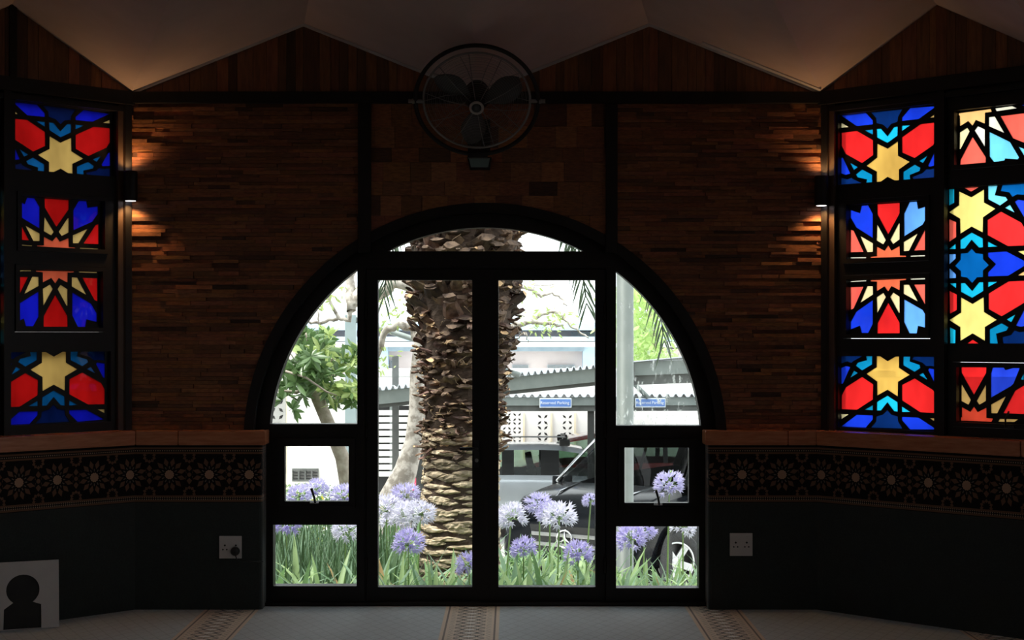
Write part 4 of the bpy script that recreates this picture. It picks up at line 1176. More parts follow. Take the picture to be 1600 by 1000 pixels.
# loose leaf mass of the bed: nobody could count it
c_col = at(976.5, 700, 4.0); bm = bmesh.new(); r_ = random.Random(77)
for i in range(2600):
    y = .5 + 3.4 * r_.random() ** 1.5; x = r_.uniform(-1, 1) * (1.75 + y * .17) + CX * .6
    if (x - pb.x) ** 2 + (y - PY) ** 2 < .2 or (x - c_col.x) ** 2 + (y - 4.0) ** 2 < .16: continue
    back = y > 2.0
    L = r_.uniform(.28, .54) * (.74 if x > .75 else 1); mi = r_.choice((0, 1, 1, 2, 2, 1) if x > -1.15 else (0, 0, 2, 2, 1))
    strap(bm, (x, y, ground_z(y) - .02), r_.uniform(0, 6.28), L, r_.uniform(.014, .034) if y < 1.4 else r_.uniform(.012, .024), r_.uniform(.0, .6), r_.uniform(.3, 1.6), 3 if r_.random() < .012 else mi)
for i in range(520):                                            # broad pale leaves in front
    y = r_.uniform(.55, 1.35); x = r_.uniform(-1, 1) * 1.8 + CX * .6
    strap(bm, (x, y, ground_z(y) - .02), r_.uniform(0, 6.28), r_.uniform(.58, .86) * (.84 if x > .75 else 1), r_.uniform(.020, .034), r_.uniform(.03, .42), r_.uniform(.2, 1.1), r_.choice((1, 1, 2, 2, 0)) if r_.random() > .03 else 3)
for i in range(560):                                            # the back edge of the bed
    y = r_.uniform(3.7, 4.25); x = r_.uniform(-2.2, 1.3)
    if (x - c_col.x) ** 2 + (y - 4.0) ** 2 < .16: continue
    strap(bm, (x, y, ground_z(y) - .02), r_.uniform(0, 6.28), r_.uniform(.42, .74) * (.7 if x > -.2 else 1), r_.uniform(.014, .026), r_.uniform(.0, .5), r_.uniform(.3, 1.3), r_.choice((0, 0, 1, 2)))
tag(obj('flower_bed_leaves', bm, [LEAF1, LEAF2, LEAF3, LEAFY]), 'mass of green strap leaves filling the flower bed outside the doors', 'leaves', kind='stuff')
bm = bmesh.new()
for i in range(1150):                                            # reed-like upright leaves at the left
    y = r_.uniform(1.3, 4.0); x = r_.uniform(-1.5 - y * .24, -.75 - y * .07)
    strap(bm, (x, y, ground_z(y) - .02), r_.uniform(0, 6.28), r_.uniform(.5, .86), r_.uniform(.007, .013), r_.uniform(0, .3), r_.uniform(.05, .4), r_.choice((0, 0, 1)))
tag(obj('reed_leaves', bm, [leafmat('reed_green', (.07, .14, .06), (.13, .21, .10), .25), LEAF3]), 'tall thin upright green leaves behind the lowest left pane', 'leaves', kind='stuff')
bm = bmesh.new()
for i in range(90):
    p = Vector((r_.uniform(-2.15, -1.3), r_.uniform(4.2, 4.75), 0)); p.z = ground_z(p.y)
    tube(bm, [p, p + Vector((0, 0, r_.uniform(.5, .82)))], .004, 4)
    for q in range(22):
        o = p + Vector((r_.uniform(-.07, .07), r_.uniform(-.07, .07), r_.uniform(.3, .88))); d = Vector((r_.uniform(-1, 1), r_.uniform(-1, 1), r_.uniform(-.2, 1))).normalized() * .05; s = d.orthogonal().normalized() * .012
        v = [bm.verts.new(x) for x in (o, o + d * .5 + s, o + d, o + d * .5 - s)]; f = bm.faces.new(v); f.material_index = 2 if r_.random() < .06 else r_.randrange(2)
tag(obj('yellow_flowered_bush', bm, [LEAF1, LEAF2, mat('yellow_petals', (.8, .62, .04), (.9, .7, .1), 9, .6)]), 'low green bush with yellow flowers behind the small left opening window', 'bush')

# ---- leafy tree at the left
BARK = mat('tree_bark_grey', (.30, .25, .20), (.46, .40, .34), 16, .9, bmp=.5)
BARKP = mat('pale_bark', (.27, .235, .20), (.56, .51, .46), 11, .9, bmp=.5, contrast=(.42, .58))
TL1 = leafmat('tree_leaf_dark', (.09, .17, .06), (.16, .26, .10), .35, 4, .3); TL2 = leafmat('tree_leaf_lime', (.36, .48, .16), (.50, .60, .24), .45, 4, .35)
ty = 5.0; tb = at(549, 790, ty)
tree = tag(empty('leafy_tree', (tb.x, ty, ground_z(ty))), 'small tree with glossy green leaves in the left quarter pane', 'tree')
def T(px, py, y=ty): return at(px, py, y) - tree.location
bm = bmesh.new(); tube(bm, [Vector((.05, 0, -.05)), T(546, 775), T(535, 715), T(514, 664), T(496, 622), T(484, 590), T(480, 560)], [.085, .075, .068, .062, .06, .045, .03], 12); obj('trunk', bm, BARK, tree)
ends = [((486, 600), (455, 585)), ((486, 600), (440, 610)), ((484, 590), (470, 540)), ((484, 590), (500, 530)), ((490, 610), (530, 600)), ((488, 605), (545, 560)), ((490, 612), (548, 620)), ((480, 565), (478, 520)), ((486, 600), (520, 560))]
for i, (a, b) in enumerate(ends):
    bm = bmesh.new(); yy = ty + rg.uniform(-.5, .5); p0, p1 = T(*a), T(*b, yy); tube(bm, [p0, (p0 + p1) / 2 + Vector((0, 0, -.05)), p1], [.026, .018, .008], 6); obj('branch', bm, BARK, tree)
bm = bmesh.new(); tube(bm, [T(446, 580, 4.2), T(478, 590, 4.2), T(510, 612, 4.2), T(526, 618, 4.2)], [.012, .011, .009, .006], 6); obj('branch', bm, BARK, tree)
bm = bmesh.new()
def oval_leaf(bm, o, d, L, w, mi):
    s = d.cross(Vector((rg.uniform(-1, 1), rg.uniform(-1, 1), rg.uniform(.2, 1)))).normalized(); n = d.cross(s)
    pr = [(0, .12), (.3, .85), (.6, 1), (.85, .5), (1, .03)]; prev = None
    for f, ww in pr:
        c = o + d * L * f - Vector((0, 0, 1)) * (.15 * L * f * f); row = [bm.verts.new(c - s * w * ww + n * w * .3 * ww), bm.verts.new(c), bm.verts.new(c + s * w * ww + n * w * .3 * ww)]
        if prev:
            for j in range(2):
                fc = bm.faces.new((prev[j], prev[j + 1], row[j + 1], row[j])); fc.material_index = mi; fc.smooth = True
        prev = row
for i in range(105):
    while True:
        px, py = rg.uniform(425, 572), rg.uniform(505, 640)
        if ((px - 500) / 78) ** 2 + ((py - 585) / 70) ** 2 < 1 and not (py > 618 and 470 < px < 515) and not (py < 545 and px > 515): break
    yy = ty + rg.uniform(-.8, .5); c = T(px, py, yy); lime = px > 505 and py < 620 and rg.random() < .75 or rg.random() < .18; ax_ = Vector((rg.uniform(-.6, .6), rg.uniform(-.7, .3), rg.uniform(.1, 1))).normalized()
    for k in range(11):
        a = 2 * PI * k / 11 + rg.uniform(-.3, .3); u = ax_.orthogonal().normalized(); v = ax_.cross(u)
        d = (ax_ * rg.uniform(-.1, .9) + u * math.cos(a) + v * math.sin(a)).normalized()
        oval_leaf(bm, c, d, rg.uniform(.10, .19), rg.uniform(.018, .028), 1 if lime and rg.random() < .8 else 0)
obj('foliage', bm, [TL1, TL2], tree)

# ---- pale crooked tree behind the palm
by = 7.2; bb = at(618, 790, by)
bt = tag(empty('bare_tree', (bb.x, by, ground_z(by))), 'pale crooked tree with nearly bare branches behind the palm', 'tree')
def B(px, py, y=by): return at(px, py, y) - bt.location
bm = bmesh.new(); tube(bm, [Vector((-.02, 0, -.1)), B(618, 772), B(634, 735), B(647, 690), B(652, 640), B(653, 580), B(660, 520), B(690, 470)], [.21, .17, .125, .10, .09, .085, .075, .065], 14); obj('trunk', bm, BARKP, bt)
def limb(pts, r0, r1, y=by, sub=True):
    bm = bmesh.new(); P = [B(px, py, y + rg.uniform(-.1, .1)) for px, py in pts]; n = len(P)
    Q = []
    for i in range(n - 1):
        for k in range(4): Q.append(P[i].lerp(P[i + 1], k / 4) + Vector((rg.uniform(-.015, .015), 0, rg.uniform(-.015, .015))))
    Q.append(P[-1])
    tube(bm, Q, [r0 + (r1 - r0) * i / (len(Q) - 1) for i in range(len(Q))], 7); obj('branch', bm, BARKP, bt)
limb([(657, 540), (645, 512), (620, 508), (600, 522), (588, 560)], .055, .03)
limb([(640, 512), (650, 500), (648, 470), (640, 440)], .03, .012)
limb([(690, 470), (620, 440), (590, 462), (560, 455), (548, 485), (546, 440), (556, 405), (552, 380)], .07, .04)
limb([(560, 458), (545, 500), (530, 497), (515, 470), (505, 440)], .03, .012)
limb([(530, 497), (500, 505), (480, 503), (455, 505)], .022, .008); limb([(500, 505), (494, 480), (500, 455)], .01, .004)
limb([(592, 456), (620, 440), (640, 434), (648, 425)], .02, .008)
limb([(690, 470), (740, 520), (800, 510), (830, 502), (850, 505), (880, 508)], .06, .012)
limb([(820, 505), (850, 490), (868, 488), (880, 495), (888, 505), (905, 520), (920, 528)], .02, .008)
limb([(800, 510), (815, 520), (822, 523), (825, 535)], .012, .005); limb([(822, 518), (805, 530), (795, 535)], .01, .004); limb([(860, 505), (861, 530)], .006, .003)
limb([(690, 470), (760, 450), (810, 448), (830, 452), (845, 463), (862, 458), (880, 470), (886, 478)], .03, .006)
limb([(830, 452), (842, 445), (868, 445)], .008, .004); limb([(700, 465), (740, 480), (790, 485), (820, 495)], .02, .006)
bm = bmesh.new()
for i in range(330):
    c = rg.choice([(500, 475), (520, 455), (620, 480), (605, 500), (860, 500), (835, 505), (878, 498), (825, 450), (870, 505), (600, 560), (490, 465)]); o = B(c[0] + rg.gauss(0, 13), c[1] + rg.gauss(0, 10), by + rg.uniform(-.4, .4))
    oval_leaf(bm, o, Vector((rg.uniform(-1, 1), rg.uniform(-1, 1), rg.uniform(-1, 1))).normalized(), .07, .013, 0)
obj('sparse_leaves', bm, TL2, bt)

# ---- bright tree behind the carport at the right
fy = 28.5; fb = at(1020, 640, fy)
ft = tag(empty('far_tree', (fb.x, fy, GZ)), 'bright light green tree behind the round grey column', 'tree')
bm = bmesh.new(); tube(bm, [Vector((0, 0, 0)), Vector((.1, 0, 2.2)), Vector((-.1, 0, 4))], [.14, .11, .05], 10); obj('trunk', bm, BARK, ft)
bm = bmesh.new()
for i in range(1700):
    px, py = rg.gauss(1003, 24), rg.uniform(448, 608)
    if px > 1052 - max(0, 530 - py) * .25: continue
    oval_leaf(bm, at(px, py, fy + rg.uniform(-1.2, 1.2)) - ft.location, Vector((rg.uniform(-1, 1), rg.uniform(-1, 1), rg.uniform(-1, .4))).normalized(), rg.uniform(.14, .24), .05, 0)
obj('foliage', bm, leafmat('bright_lime_leaf', (.42, .60, .20), (.62, .74, .34), .5, 3), ft)

# ---- posts and carports
GREY = mat('grey_green_steel', (.20, .23, .22), (.25, .28, .265), 6, .5); GREYD = mat('dark_grey_steel', (.085, .09, .085), (.12, .125, .12), 6, .5); BLUEG = mat('pale_blue_steel', (.34, .43, .45), (.40, .49, .50), 5, .5)
ROOFM = mat('corrugated_sheet', (.66, .72, .78), (.76, .80, .85), 6, .4, .2)
c0 = at(976.5, 700, 4.0); bm = bmesh.new(); rd = 13.5 * 14 / FPX
lathe(bm, [(rd * 1.5, 0), (rd * 1.5, .03), (rd, .035), (rd, 4.6)], 32)
tag(obj('round_column', bm, mat('column_grey', (.13, .15, .14), (.16, .18, .17), 6, .5), loc=(c0.x, 4.0, ground_z(4.0))), 'tall round grey steel column seen through the right quarter pane', 'column')
c0 = at(618, 556, 12.5); bm = bmesh.new(); box(bm, -.045, .045, -.045, .045, 0, c0.z - GZ, bevel=.005); box(bm, -.1, .1, -.1, .1, 0, .02)
tag(obj('fence_post', bm, GREYD, loc=(c0.x, 12.5, GZ)), 'grey post standing before the white louvred screen', 'post')
POSTD = mat('post_dark_grey', (.03, .032, .03), (.045, .047, .045), 6, .6)
def carport(name, label, pts, face_px, under_px, y, depth, post_xs, rib_px):
    """pts: roof-edge line in the photo (px, py); one sloping canopy with fascia, soffit beam, ribbed sheet and posts"""
    (xa, ya), (xb, yb) = pts; A, Bq = at(xa, ya, y), at(xb, yb, y); k = (DCAM + y) / FPX
    t = tag(empty(name, (A.x, y, GZ)), label, 'carport'); o = t.location
    def strip(nm, d0, d1, ya_, yb_, m):
        bm = bmesh.new(); v = []
        for q, s in ((A, 0), (Bq, 0)):
            for yy, zz_ in ((ya_, d0), (ya_, d1), (yb_, d1), (yb_, d0)): v.append(bm.verts.new((q.x - o.x, yy, q.z - zz_ * k - o.z)))
        for q4 in ((0, 1, 5, 4), (1, 2, 6, 5), (2, 3, 7, 6), (3, 0, 4, 7), (3, 2, 1, 0), (4, 5, 6, 7)): bm.faces.new([v[i] for i in q4])
        bmesh.ops.recalc_face_normals(bm, faces=bm.faces); return obj(nm, bm, m, t)
    strip('fascia', 0, face_px, 0, .06, GREY if name == 'carport' else GREY)
    strip('support_beam', face_px, face_px + under_px, .05, .30, GREYD)
    bm = bmesh.new(); n = int(abs(xb - xa) / rib_px * 2); prev = None
    for i in range(n * 2 + 1):
        f = i / (n * 2); p = A.lerp(Bq, f) - o; hh = (.055 if (i // 1) % 4 in (1, 2) else .012)
        row = [bm.verts.new((p.x, -.06, p.z + hh)), bm.verts.new((p.x, depth, p.z + hh - .075 * depth))]
        if prev: bm.faces.new((prev[0], row[0], row[1], prev[1]))
        prev = row
    s = obj('roof_sheet', bm, ROOFM, t); m_ = s.modifiers.new('t', 'SOLIDIFY'); m_.thickness = .012
    for px in post_xs:
        p = at(px, 0, y + .25); zt_ = A.lerp(Bq, (px - xa) / (xb - xa)).z - (face_px + under_px) * k
        bm = bmesh.new(); box(bm, p.x - o.x - .05, p.x - o.x + .05, .15, .25, 0, zt_ - o.z); obj('post', bm, POSTD, t)
    return t
ca = carport('carport', 'nearer grey carport with its edge rising to the right behind the palm', ((560, 614), (958, 573)), 21, 6, 9.6, 3.2, (575, ), 10)
cb = carport('carport', 'short grey carport beam end right of the round column', ((984, 566), (1180, 559)), 21, 15, 9.0, 2.6, (1170, ), 300)
def mast(c_, px, py, hw_px, ex, ey, y, m):
    o = c_.location; k = (DCAM + y) / FPX; p = at(px, py, y) - o; e = at(ex, ey, y) - o; w = hw_px * k
    bm = bmesh.new(); box(bm, p.x - w, p.x + w, -.16, -.04, 0, p.z, bevel=.006); box(bm, p.x - w - .05, p.x + w + .05, -.2, .02, 0, .02); obj('mast', bm, m, c_)
    bm = bmesh.new(); tube(bm, [Vector((p.x, -.12, p.z - .04)), Vector((e.x, -.08, e.z))], .035, 8); obj('tie_rod', bm, GREY, c_)
mast(ca, 549.5, 492, 8.5, 812, 586, 9.6, BLUEG)
bm = bmesh.new(); p = at(982, 577, 8.95) - cb.location; box(bm, p.x - .03, p.x + .07, -.08, .04, p.z - .08, p.z + .06, bevel=.004); obj('end_bracket', bm, GREYD, cb)
cc = carport('carport', 'farther level carport with the two blue signs on its edge', ((640, 621), (1200, 620)), 13, 9, 14.0, 4.5, (656, 923, 1180), 12.4)
mast(cc, 970, 575, 6, 1012, 621, 14.0, GREY)
# signs
SIGNB = mat('sign_blue', (.10, .20, .52), (.14, .26, .60), 5, .4); SIGNW = mat('sign_white', (.8, .84, .9), (.84, .88, .94), 5, .4)
def sign(px0, px1, py0, py1, text, label):
    y = 13.93; a, b = at(px0, py1, y), at(px1, py0, y); c = (a + b) / 2; hw, hh = (b.x - a.x) / 2, (b.z - a.z) / 2
    t = tag(empty('carport_sign', c), label, 'sign')
    bm = bmesh.new(); box(bm, -hw, hw, 0, .03, -hh, hh); obj('panel', bm, SIGNW, t)
    bm = bmesh.new(); plate(bm, rect(-hw * .95, hw * .95, -hh * .78, hh * .78), [], lambda u, v, d: (u, d, v), -.006, 0); obj('face', bm, SIGNB, t)
    for word, cx in zip(text.split(), (-.46 * hw, .48 * hw)):
        cu = bpy.data.curves.new('lettering', 'FONT'); cu.body = word; cu.size = hh * .86; cu.align_x = 'CENTER'; cu.align_y = 'CENTER'; cu.extrude = .002
        cu.materials.append(SIGNW); tmp = bpy.data.objects.new('tmp', cu); COL.objects.link(tmp); bpy.context.view_layer.update()
        me = bpy.data.meshes.new_from_object(tmp.evaluated_get(bpy.context.evaluated_depsgraph_get())); bpy.data.objects.remove(tmp)
        lo = link('lettering', me, t); lo.location = (cx, -.009, 0); lo.rotation_euler = (PI / 2, 0, 0)
sign(843, 893, 622, 637, 'Reserved Parking', 'blue and white reserved parking sign behind the right door')
sign(992.5, 1040, 622, 636.5, 'Reserved Parking', 'blue and white reserved parking sign right of the round column')

# ---- back wall of the yard with pierced blocks, louvre screen
WHITEW = mat('white_render', (.80, .79, .76), (.86, .85, .82), 2, .9); CREAM = mat('cream_render', (.76, .68, .50), (.80, .73, .56), 3, .9)
wy = 19.5
def yw(px): return at(px, 0, wy).x
ztop = at(0, 590, wy).z
holes = []
def blocks(pa, pb, py0, py1, n, m_):
    xa, xb = yw(pa), yw(pb); za, zb = at(0, py1, wy).z, at(0, py0, wy).z; w, h = (xb - xa) / n, (zb - za) / m_
    for i in range(n):
        for j in range(m_):
            cx, cz = xa + (i + .5) * w, za + (j + .5) * h
            for k in range(4):
                a = PI / 4 + k * PI / 2; d = Vector((math.cos(a), math.sin(a))); s = Vector((-d.y, d.x)); c = Vector((cx, cz))
                holes.append([tuple(c + d * w * .14), tuple(c + d * w * .34 + s * w * .10), tuple(c + d * w * .56), tuple(c + d * w * .34 - s * w * .10)])
blocks(784, 816, 645, 700, 2, 4); blocks(838, 858, 647, 700, 1, 3); blocks(877, 896, 647, 700, 1, 3); blocks(931, 950, 647, 700, 1, 3); blocks(421, 446, 600, 738, 1, 6)
bm = bmesh.new(); plate(bm, rect(yw(300), yw(1500), GZ, ztop), holes, lambda u, v, d: (u, d, v), wy, wy + .15); bmesh.ops.recalc_face_normals(bm, faces=bm.faces)
struct(obj('wall_yard', bm, WHITEW))
bm = bmesh.new(); box(bm, -16, 16, wy + .5, wy + .6, GZ, ztop); struct(obj('wall_yard_backing', bm, mat('block_hole_shade', (.07, .075, .075), (.1, .1, .1), 3, .9)))  # near-black backing puts shade into the block holes
bm = bmesh.new(); plate(bm, rect(yw(419), yw(447), at(0, 739, wy).z, at(0, 598, wy).z), [h for h in holes if h[0][0] < yw(448)], lambda u, v, d: (u, d, v), wy - .05, wy - .001); bmesh.ops.recalc_face_normals(bm, faces=bm.faces); struct(obj('trim_20', bm, mat('grey_pierced_block', (.30, .30, .28), (.38, .37, .35), 6, .9)))
bm = bmesh.new()
for px in (817, 860, 897): box(bm, yw(px), yw(px + 3), wy - .03, wy, GZ, at(0, 645, wy).z)
box(bm, yw(421), yw(446), wy - .03, wy, GZ, at(0, 739, wy).z)
box(bm, yw(446), yw(448), wy - .03, wy, GZ, at(0, 600, wy).z)
struct(obj('trim_18', bm, CREAM))
# dark ventilation strip low on the left part of the wall
vz0, vz1 = at(0, 752, wy).z, at(0, 732, wy).z
t = tag(empty('wall_vent', (yw(478), wy, vz0)), 'dark low vent strip with four bays on the white yard wall', 'vent')
bm = bmesh.new(); X0, X1 = yw(457) - yw(478), yw(498) - yw(478); H = vz1 - vz0; n = 4
hs = [rect(X0 + (X1 - X0) * (i + .12) / n, X0 + (X1 - X0) * (i + .88) / n, H * .15, H * .85) for i in range(n)]
plate(bm, rect(X0, X1, 0, H), hs, lambda u, v, d: (u, d, v), -.06, 0); obj('vent_frame', bm, GREYD, t)
bm = bmesh.new()
for i, h in enumerate(hs):
    for k in range(3): box(bm, h[0][0], h[1][0], -.05, -.01, h[0][1] + (h[2][1] - h[0][1]) * k / 3, h[0][1] + (h[2][1] - h[0][1]) * (k + .45) / 3)
obj('vent_slats', bm, BLKP, t)
# louvred screen
ly = 15.0
t = tag(empty('louvre_screen', (at(622, 0, ly).x, ly, GZ)), 'white louvred screen with dark gaps left of the palm', 'screen')
o = t.location; xa, xb = at(560, 0, ly).x - o.x, at(664, 0, ly).x - o.x
bm = bmesh.new()
for i in range(10):
    z = at(0, 641 + i * 10.6, ly).z - o.z; box(bm, xa, xb, -.03, .0, z - .078, z)
obj('slats', bm, WHITEW, t)
bm = bmesh.new(); box(bm, xa, xb, .03, .05, 0, at(0, 634, ly).z - o.z); obj('dark_backing', bm, BLKP, t)
bm = bmesh.new()
for x in (xa, (xa + xb) / 2, xb): box(bm, x - .03, x + .03, -.02, .06, 0, at(0, 634, ly).z - o.z)
obj('uprights', bm, GREY, t)

# ---- office building far behind
oy = 34
ob = tag(empty('office_building', (at(800, 0, oy).x, oy, GZ)), 'pale pink two storey building with blue eaves across the yard', 'building'); o = ob.location
PINK = mat('pale_pink_render', (.66, .57, .57), (.72, .63, .63), 2, .9); SKYB = mat('pale_blue_paint', (.42, .58, .72), (.50, .65, .78), 3, .6); SLATE = mat('blue_grey_beam', (.24, .33, .42), (.30, .39, .48), 4, .6)
def ob_box(nm, px0, px1, py0, py1, m, y0=0, y1=.2):
    a, b = at(px0, py1, oy + y0), at(px1, py0, oy + y0); bm = bmesh.new(); box(bm, a.x - o.x, b.x - o.x, y0, y1, a.z - o.z, b.z - o.z); return obj(nm, bm, m, ob)
ob_box('upper_wall', 400, 1300, 505, 530, PINK, .5, 6); ob_box('roof', 400, 1300, 486, 506, WHITEW, .4, 8); ob_box('eaves', 400, 1300, 505, 516, SKYB, -.3, .5)
ob_box('balcony_band', 400, 1300, 526, 534, SKYB, -.5, .5); ob_box('balcony_wall', 400, 1300, 533, 542, WHITEW, -.5, .5)
ob_box('beam', 606, 912, 540, 549, SLATE, -.2, .5)
ob_box('lower_wall', 400, 1300, 545, 700, PINK, .4, 6); ob_box('corner_pillar', 575, 606, 542, 700, SKYB, -.1, .5); ob_box('corner_pillar', 911, 960, 541, 700, SKYB, -.1, .5)
for px0, px1, py0, py1 in ((893, 932, 518, 527), (800, 826, 570, 578), (855, 898, 570, 578), (610, 622, 563, 585), (1060, 1085, 518, 527), (628, 648, 580, 590)):
    wdw = ob_box('window', px0, px1, py0, py1, mat('window_frame_white', (.5, .52, .55)), .3, .45); ob_box('pane', px0 + 1, px1 - 1, py0 + 1, py1 - 1, mat('dim_pane', (.20, .22, .24), rough=.15), .25, .3).parent = wdw
# white low outbuilding roof in front of it
bm = bmesh.new(); a, b = at(540, 605, 21), at(1400, 578, 21); box(bm, a.x, b.x, 21, 23, GZ, at(0, 579, 21).z)
tag(obj('outbuilding', bm, WHITEW), 'low white flat roofed outbuilding before the pink building', 'building')

# ---- cars
RUB = mat('tyre_rubber', (.018, .018, .018), (.03, .03, .03), 20, .7); ALLOY = mat('alloy_silver', (.70, .71, .72), (.76, .77, .78), 6, .3, .6); DARKIN = mat('car_interior', (.02, .02, .02), (.035, .035, .035), 6, .8)
CARGL = glassmat('car_glass', (.56, .68, .60), .04, fr=.3); CARGLD = glassmat('car_glass_dark', (.52, .55, .55), .03, fr=.22); LAMPGL = mat('lamp_lens_clear', (.55, .58, .6), (.65, .68, .7), 20, .08, .3); TAIL = mat('tail_lamp_pink_red', (.75, .05, .12), (.85, .09, .18), 9, .2)
def car(name, label, loc, rz, prof, paint, wheels, glass, wheel_r=.34, zk=1.0, steer=0):
    """prof: stations (x, z_sill, z_belt, z_roof, half width, glazed?) from rear to front"""
    t = tag(empty(name, loc, rz), label, 'car')
    prof = [(x, zs, .26 + (zb - .26) * zk, .26 + (zr - .26) * zk, w, g) for x, zs, zb, zr, w, g in prof]
    bm = bmesh.new(); gm = bmesh.new(); rings = []
    def cs(x, zs, zb, zr, w, g):
        hh = zr - zb
        return [(x, w * .90, zs), (x, w * .985, zs + .10), (x, w, zs + (zb - zs) * .5), (x, w * .985, zb - .06), (x, w * .955, zb), (x, w * (.955 - .05 * min(1, hh / .5)), zb + hh * .12), (x, w * (.955 - .21 * min(1, hh / .5)), zb + hh * .86), (x, w * (.94 - .33 * min(1, hh / .5)), zb + hh * .97), (x, w * .35, zr + .0), (x, 0, zr + .008)]
    for p in prof: rings.append(cs(*p))
    n = len(rings[0])
    for s in (-1, 1):
        for i in range(len(rings) - 1):
            g0, g1 = prof[i][5], prof[i + 1][5]
            for k in range(n - 1):
                q = [rings[i][k], rings[i + 1][k], rings[i + 1][k + 1], rings[i][k + 1]]
                side_glass = k == 5 and g0 == 1
                front_glass = g0 == 2 and k >= 5
                tgt = gm if (side_glass or front_glass) else bm
                vs_ = [tgt.verts.new((x, y * s, z)) for x, y, z in (q if s < 0 else q[::-1])]
                try: f = tgt.faces.new(vs_); f.smooth = True; f.material_index = 1 if (k == 5 and tgt is bm and 1 < i < len(rings) - 4) else 0
                except ValueError: pass
    for r_, fl in ((rings[0], 1), (rings[-1], 0)):
        pts = [(x, y, z) for x, y, z in r_] + [(x, -y, z) for x, y, z in r_[-2::-1]]
        bm.faces.new([bm.verts.new(p) for p in (pts if fl else pts[::-1])])
    for b_ in (bm, gm):
        bmesh.ops.remove_doubles(b_, verts=b_.verts, dist=1e-4); bmesh.ops.recalc_face_normals(b_, faces=b_.faces)
    body = obj('body', bm, [paint, BLKP], t, smooth=True)
    if len(gm.faces): obj('windows', gm, glass, t, smooth=True)
    else: gm.free()
    bm = bmesh.new(); x0, x1 = prof[0][0] + .25, prof[-1][0] - .2; box(bm, x0, x1, -prof[len(prof)//2][4] * .8, prof[len(prof)//2][4] * .8, prof[0][1] + .0, prof[0][1] + .12); obj('chassis', bm, DARKIN, t)
    hw = max(p[4] for p in prof)
    for wx in wheels:
        for s in (-1, 1):
            M = Matrix.Translation((wx, s * (hw - .06), wheel_r)) @ Matrix.Rotation(steer if wx > 0 else 0, 4, 'Z') @ Matrix.Rotation(-s * PI / 2, 4, 'X')
            bm = bmesh.new(); r = wheel_r; lathe(bm, [(r * .64, -.11), (r * .93, -.11), (r, -.07), (r, .08), (r * .94, .115), (r * .70, .12), (r * .66, .10), (r * .64, .0)], 40, M); wh = obj('wheel', bm, RUB, t)
            bm = bmesh.new()
            ring(bm, M @ Vector((0, 0, .105)), r * .655, .014, M.to_3x3() @ Vector((1, 0, 0)), M.to_3x3() @ Vector((0, 1, 0)), 40, 6)
            for k in range(5):
                a = 2 * PI * k / 5 + .3
                Mk = M @ Matrix.Rotation(a, 4, 'Z'); box(bm, .03, r * .65, -.042, .042, .085, .108, M=Mk, bevel=.006)
            lathe(bm, [(.07, .07), (.07, .112), (.03, .118)], 20, M)
            obj('rim', bm, ALLOY, wh)
            # arch lip
            bm = bmesh.new(); prev = None
            for i in range(21):
                a = PI * i / 20; d = Vector((math.cos(a), 0, math.sin(a))); c = Vector((wx, 0, wheel_r)); yo = s * (hw + .03); yi = s * (hw - .16)
                row = [bm.verts.new(c + d * (wheel_r * 1.10) + Vector((0, yi, 0))), bm.verts.new(c + d * (wheel_r * 1.10) + Vector((0, yo, 0))), bm.verts.new(c + d * (wheel_r * 1.24) + Vector((0, yo, 0)))]
                if prev:
                    for j in range(2): bm.faces.new((prev[j], prev[j + 1], row[j + 1], row[j]))
                prev = row
            obj('wheel_arch', bm, DARKIN if paint is not BLACKP else BLACKP, t)
            bm = bmesh.new(); lathe(bm, [(wheel_r * 1.12, -.0), (wheel_r * 1.12, .006)], 40, Matrix.Translation((wx, s * (hw - .0), wheel_r + .01)) @ Matrix.Rotation(-s * PI / 2, 4, 'X')); obj('arch_liner', bm, RUB, t)
    return t
BLACKP = mat('black_car_paint', (.003, .004, .006), (.005, .006, .008), 3, .14, 0, spec=.12); SILVERP = mat('silver_car_paint', (.52, .56, .60), (.56, .60, .64), 3, .3, .45, coat=1); REDP = mat('dark_red_car_paint', (.22, .018, .016), (.26, .025, .02), 3, .25, .1, coat=1); WHITEC = mat('white_car_paint', (.8, .8, .8), (.84, .84, .84), 3, .25, coat=1)
# silver estate, side on
sy = 15.85; sx = at(850, 0, 15).x
silver = car('silver_car', 'silver estate car with roof bars parked behind the black car', (sx, sy, GZ), 0, [
 (-2.16, .38, .70, .72, .70, 0), (-2.12, .28, .82, .86, .80, 0), (-2.0, .22, .92, 1.05, .84, 0), (-1.72, .2, .94, 1.36, .865, 0), (-1.60, .2, .94, 1.40, .87, 1), (-.66, .2, .935, 1.45, .875, 0), (-.47, .2, .935, 1.452, .875, 1), (-.05, .2, .93, 1.455, .875, 0), (.24, .2, .93, 1.445, .875, 1), (.62, .2, .925, 1.38, .87, 2), (1.18, .2, .92, .99, .865, 0), (1.6, .22, .84, .90, .85, 0), (2.0, .25, .72, .78, .78, 0), (2.14, .34, .62, .64, .66, 0)],
 SILVERP, (-1.32, 1.34), CARGL, .31)
for x in (-.95, .33):
    bm = bmesh.new(); box(bm, x - .03, x + .03, -.62, .62, 1.535, 1.565, bevel=.006)
    for s in (-1, 1): box(bm, x - .085, x + .085, s * .62 - .05, s * .62 + .05, 1.44, 1.545, bevel=.025)
    obj('roof_bar', bm, BLKP, silver)
bm = bmesh.new(); tube(bm, [Vector((-.95, -.62, 1.585)), Vector((.33, -.62, 1.585))], .012, 6); obj('rack_rail', bm, STEEL, silver)
for s in (-1, 1):
    bm = bmesh.new(); box(bm, -2.14, -1.86, s * .785 - .09, s * .785 + .09, .76, .96, bevel=.02); obj('tail_lamp', bm, TAIL, silver)
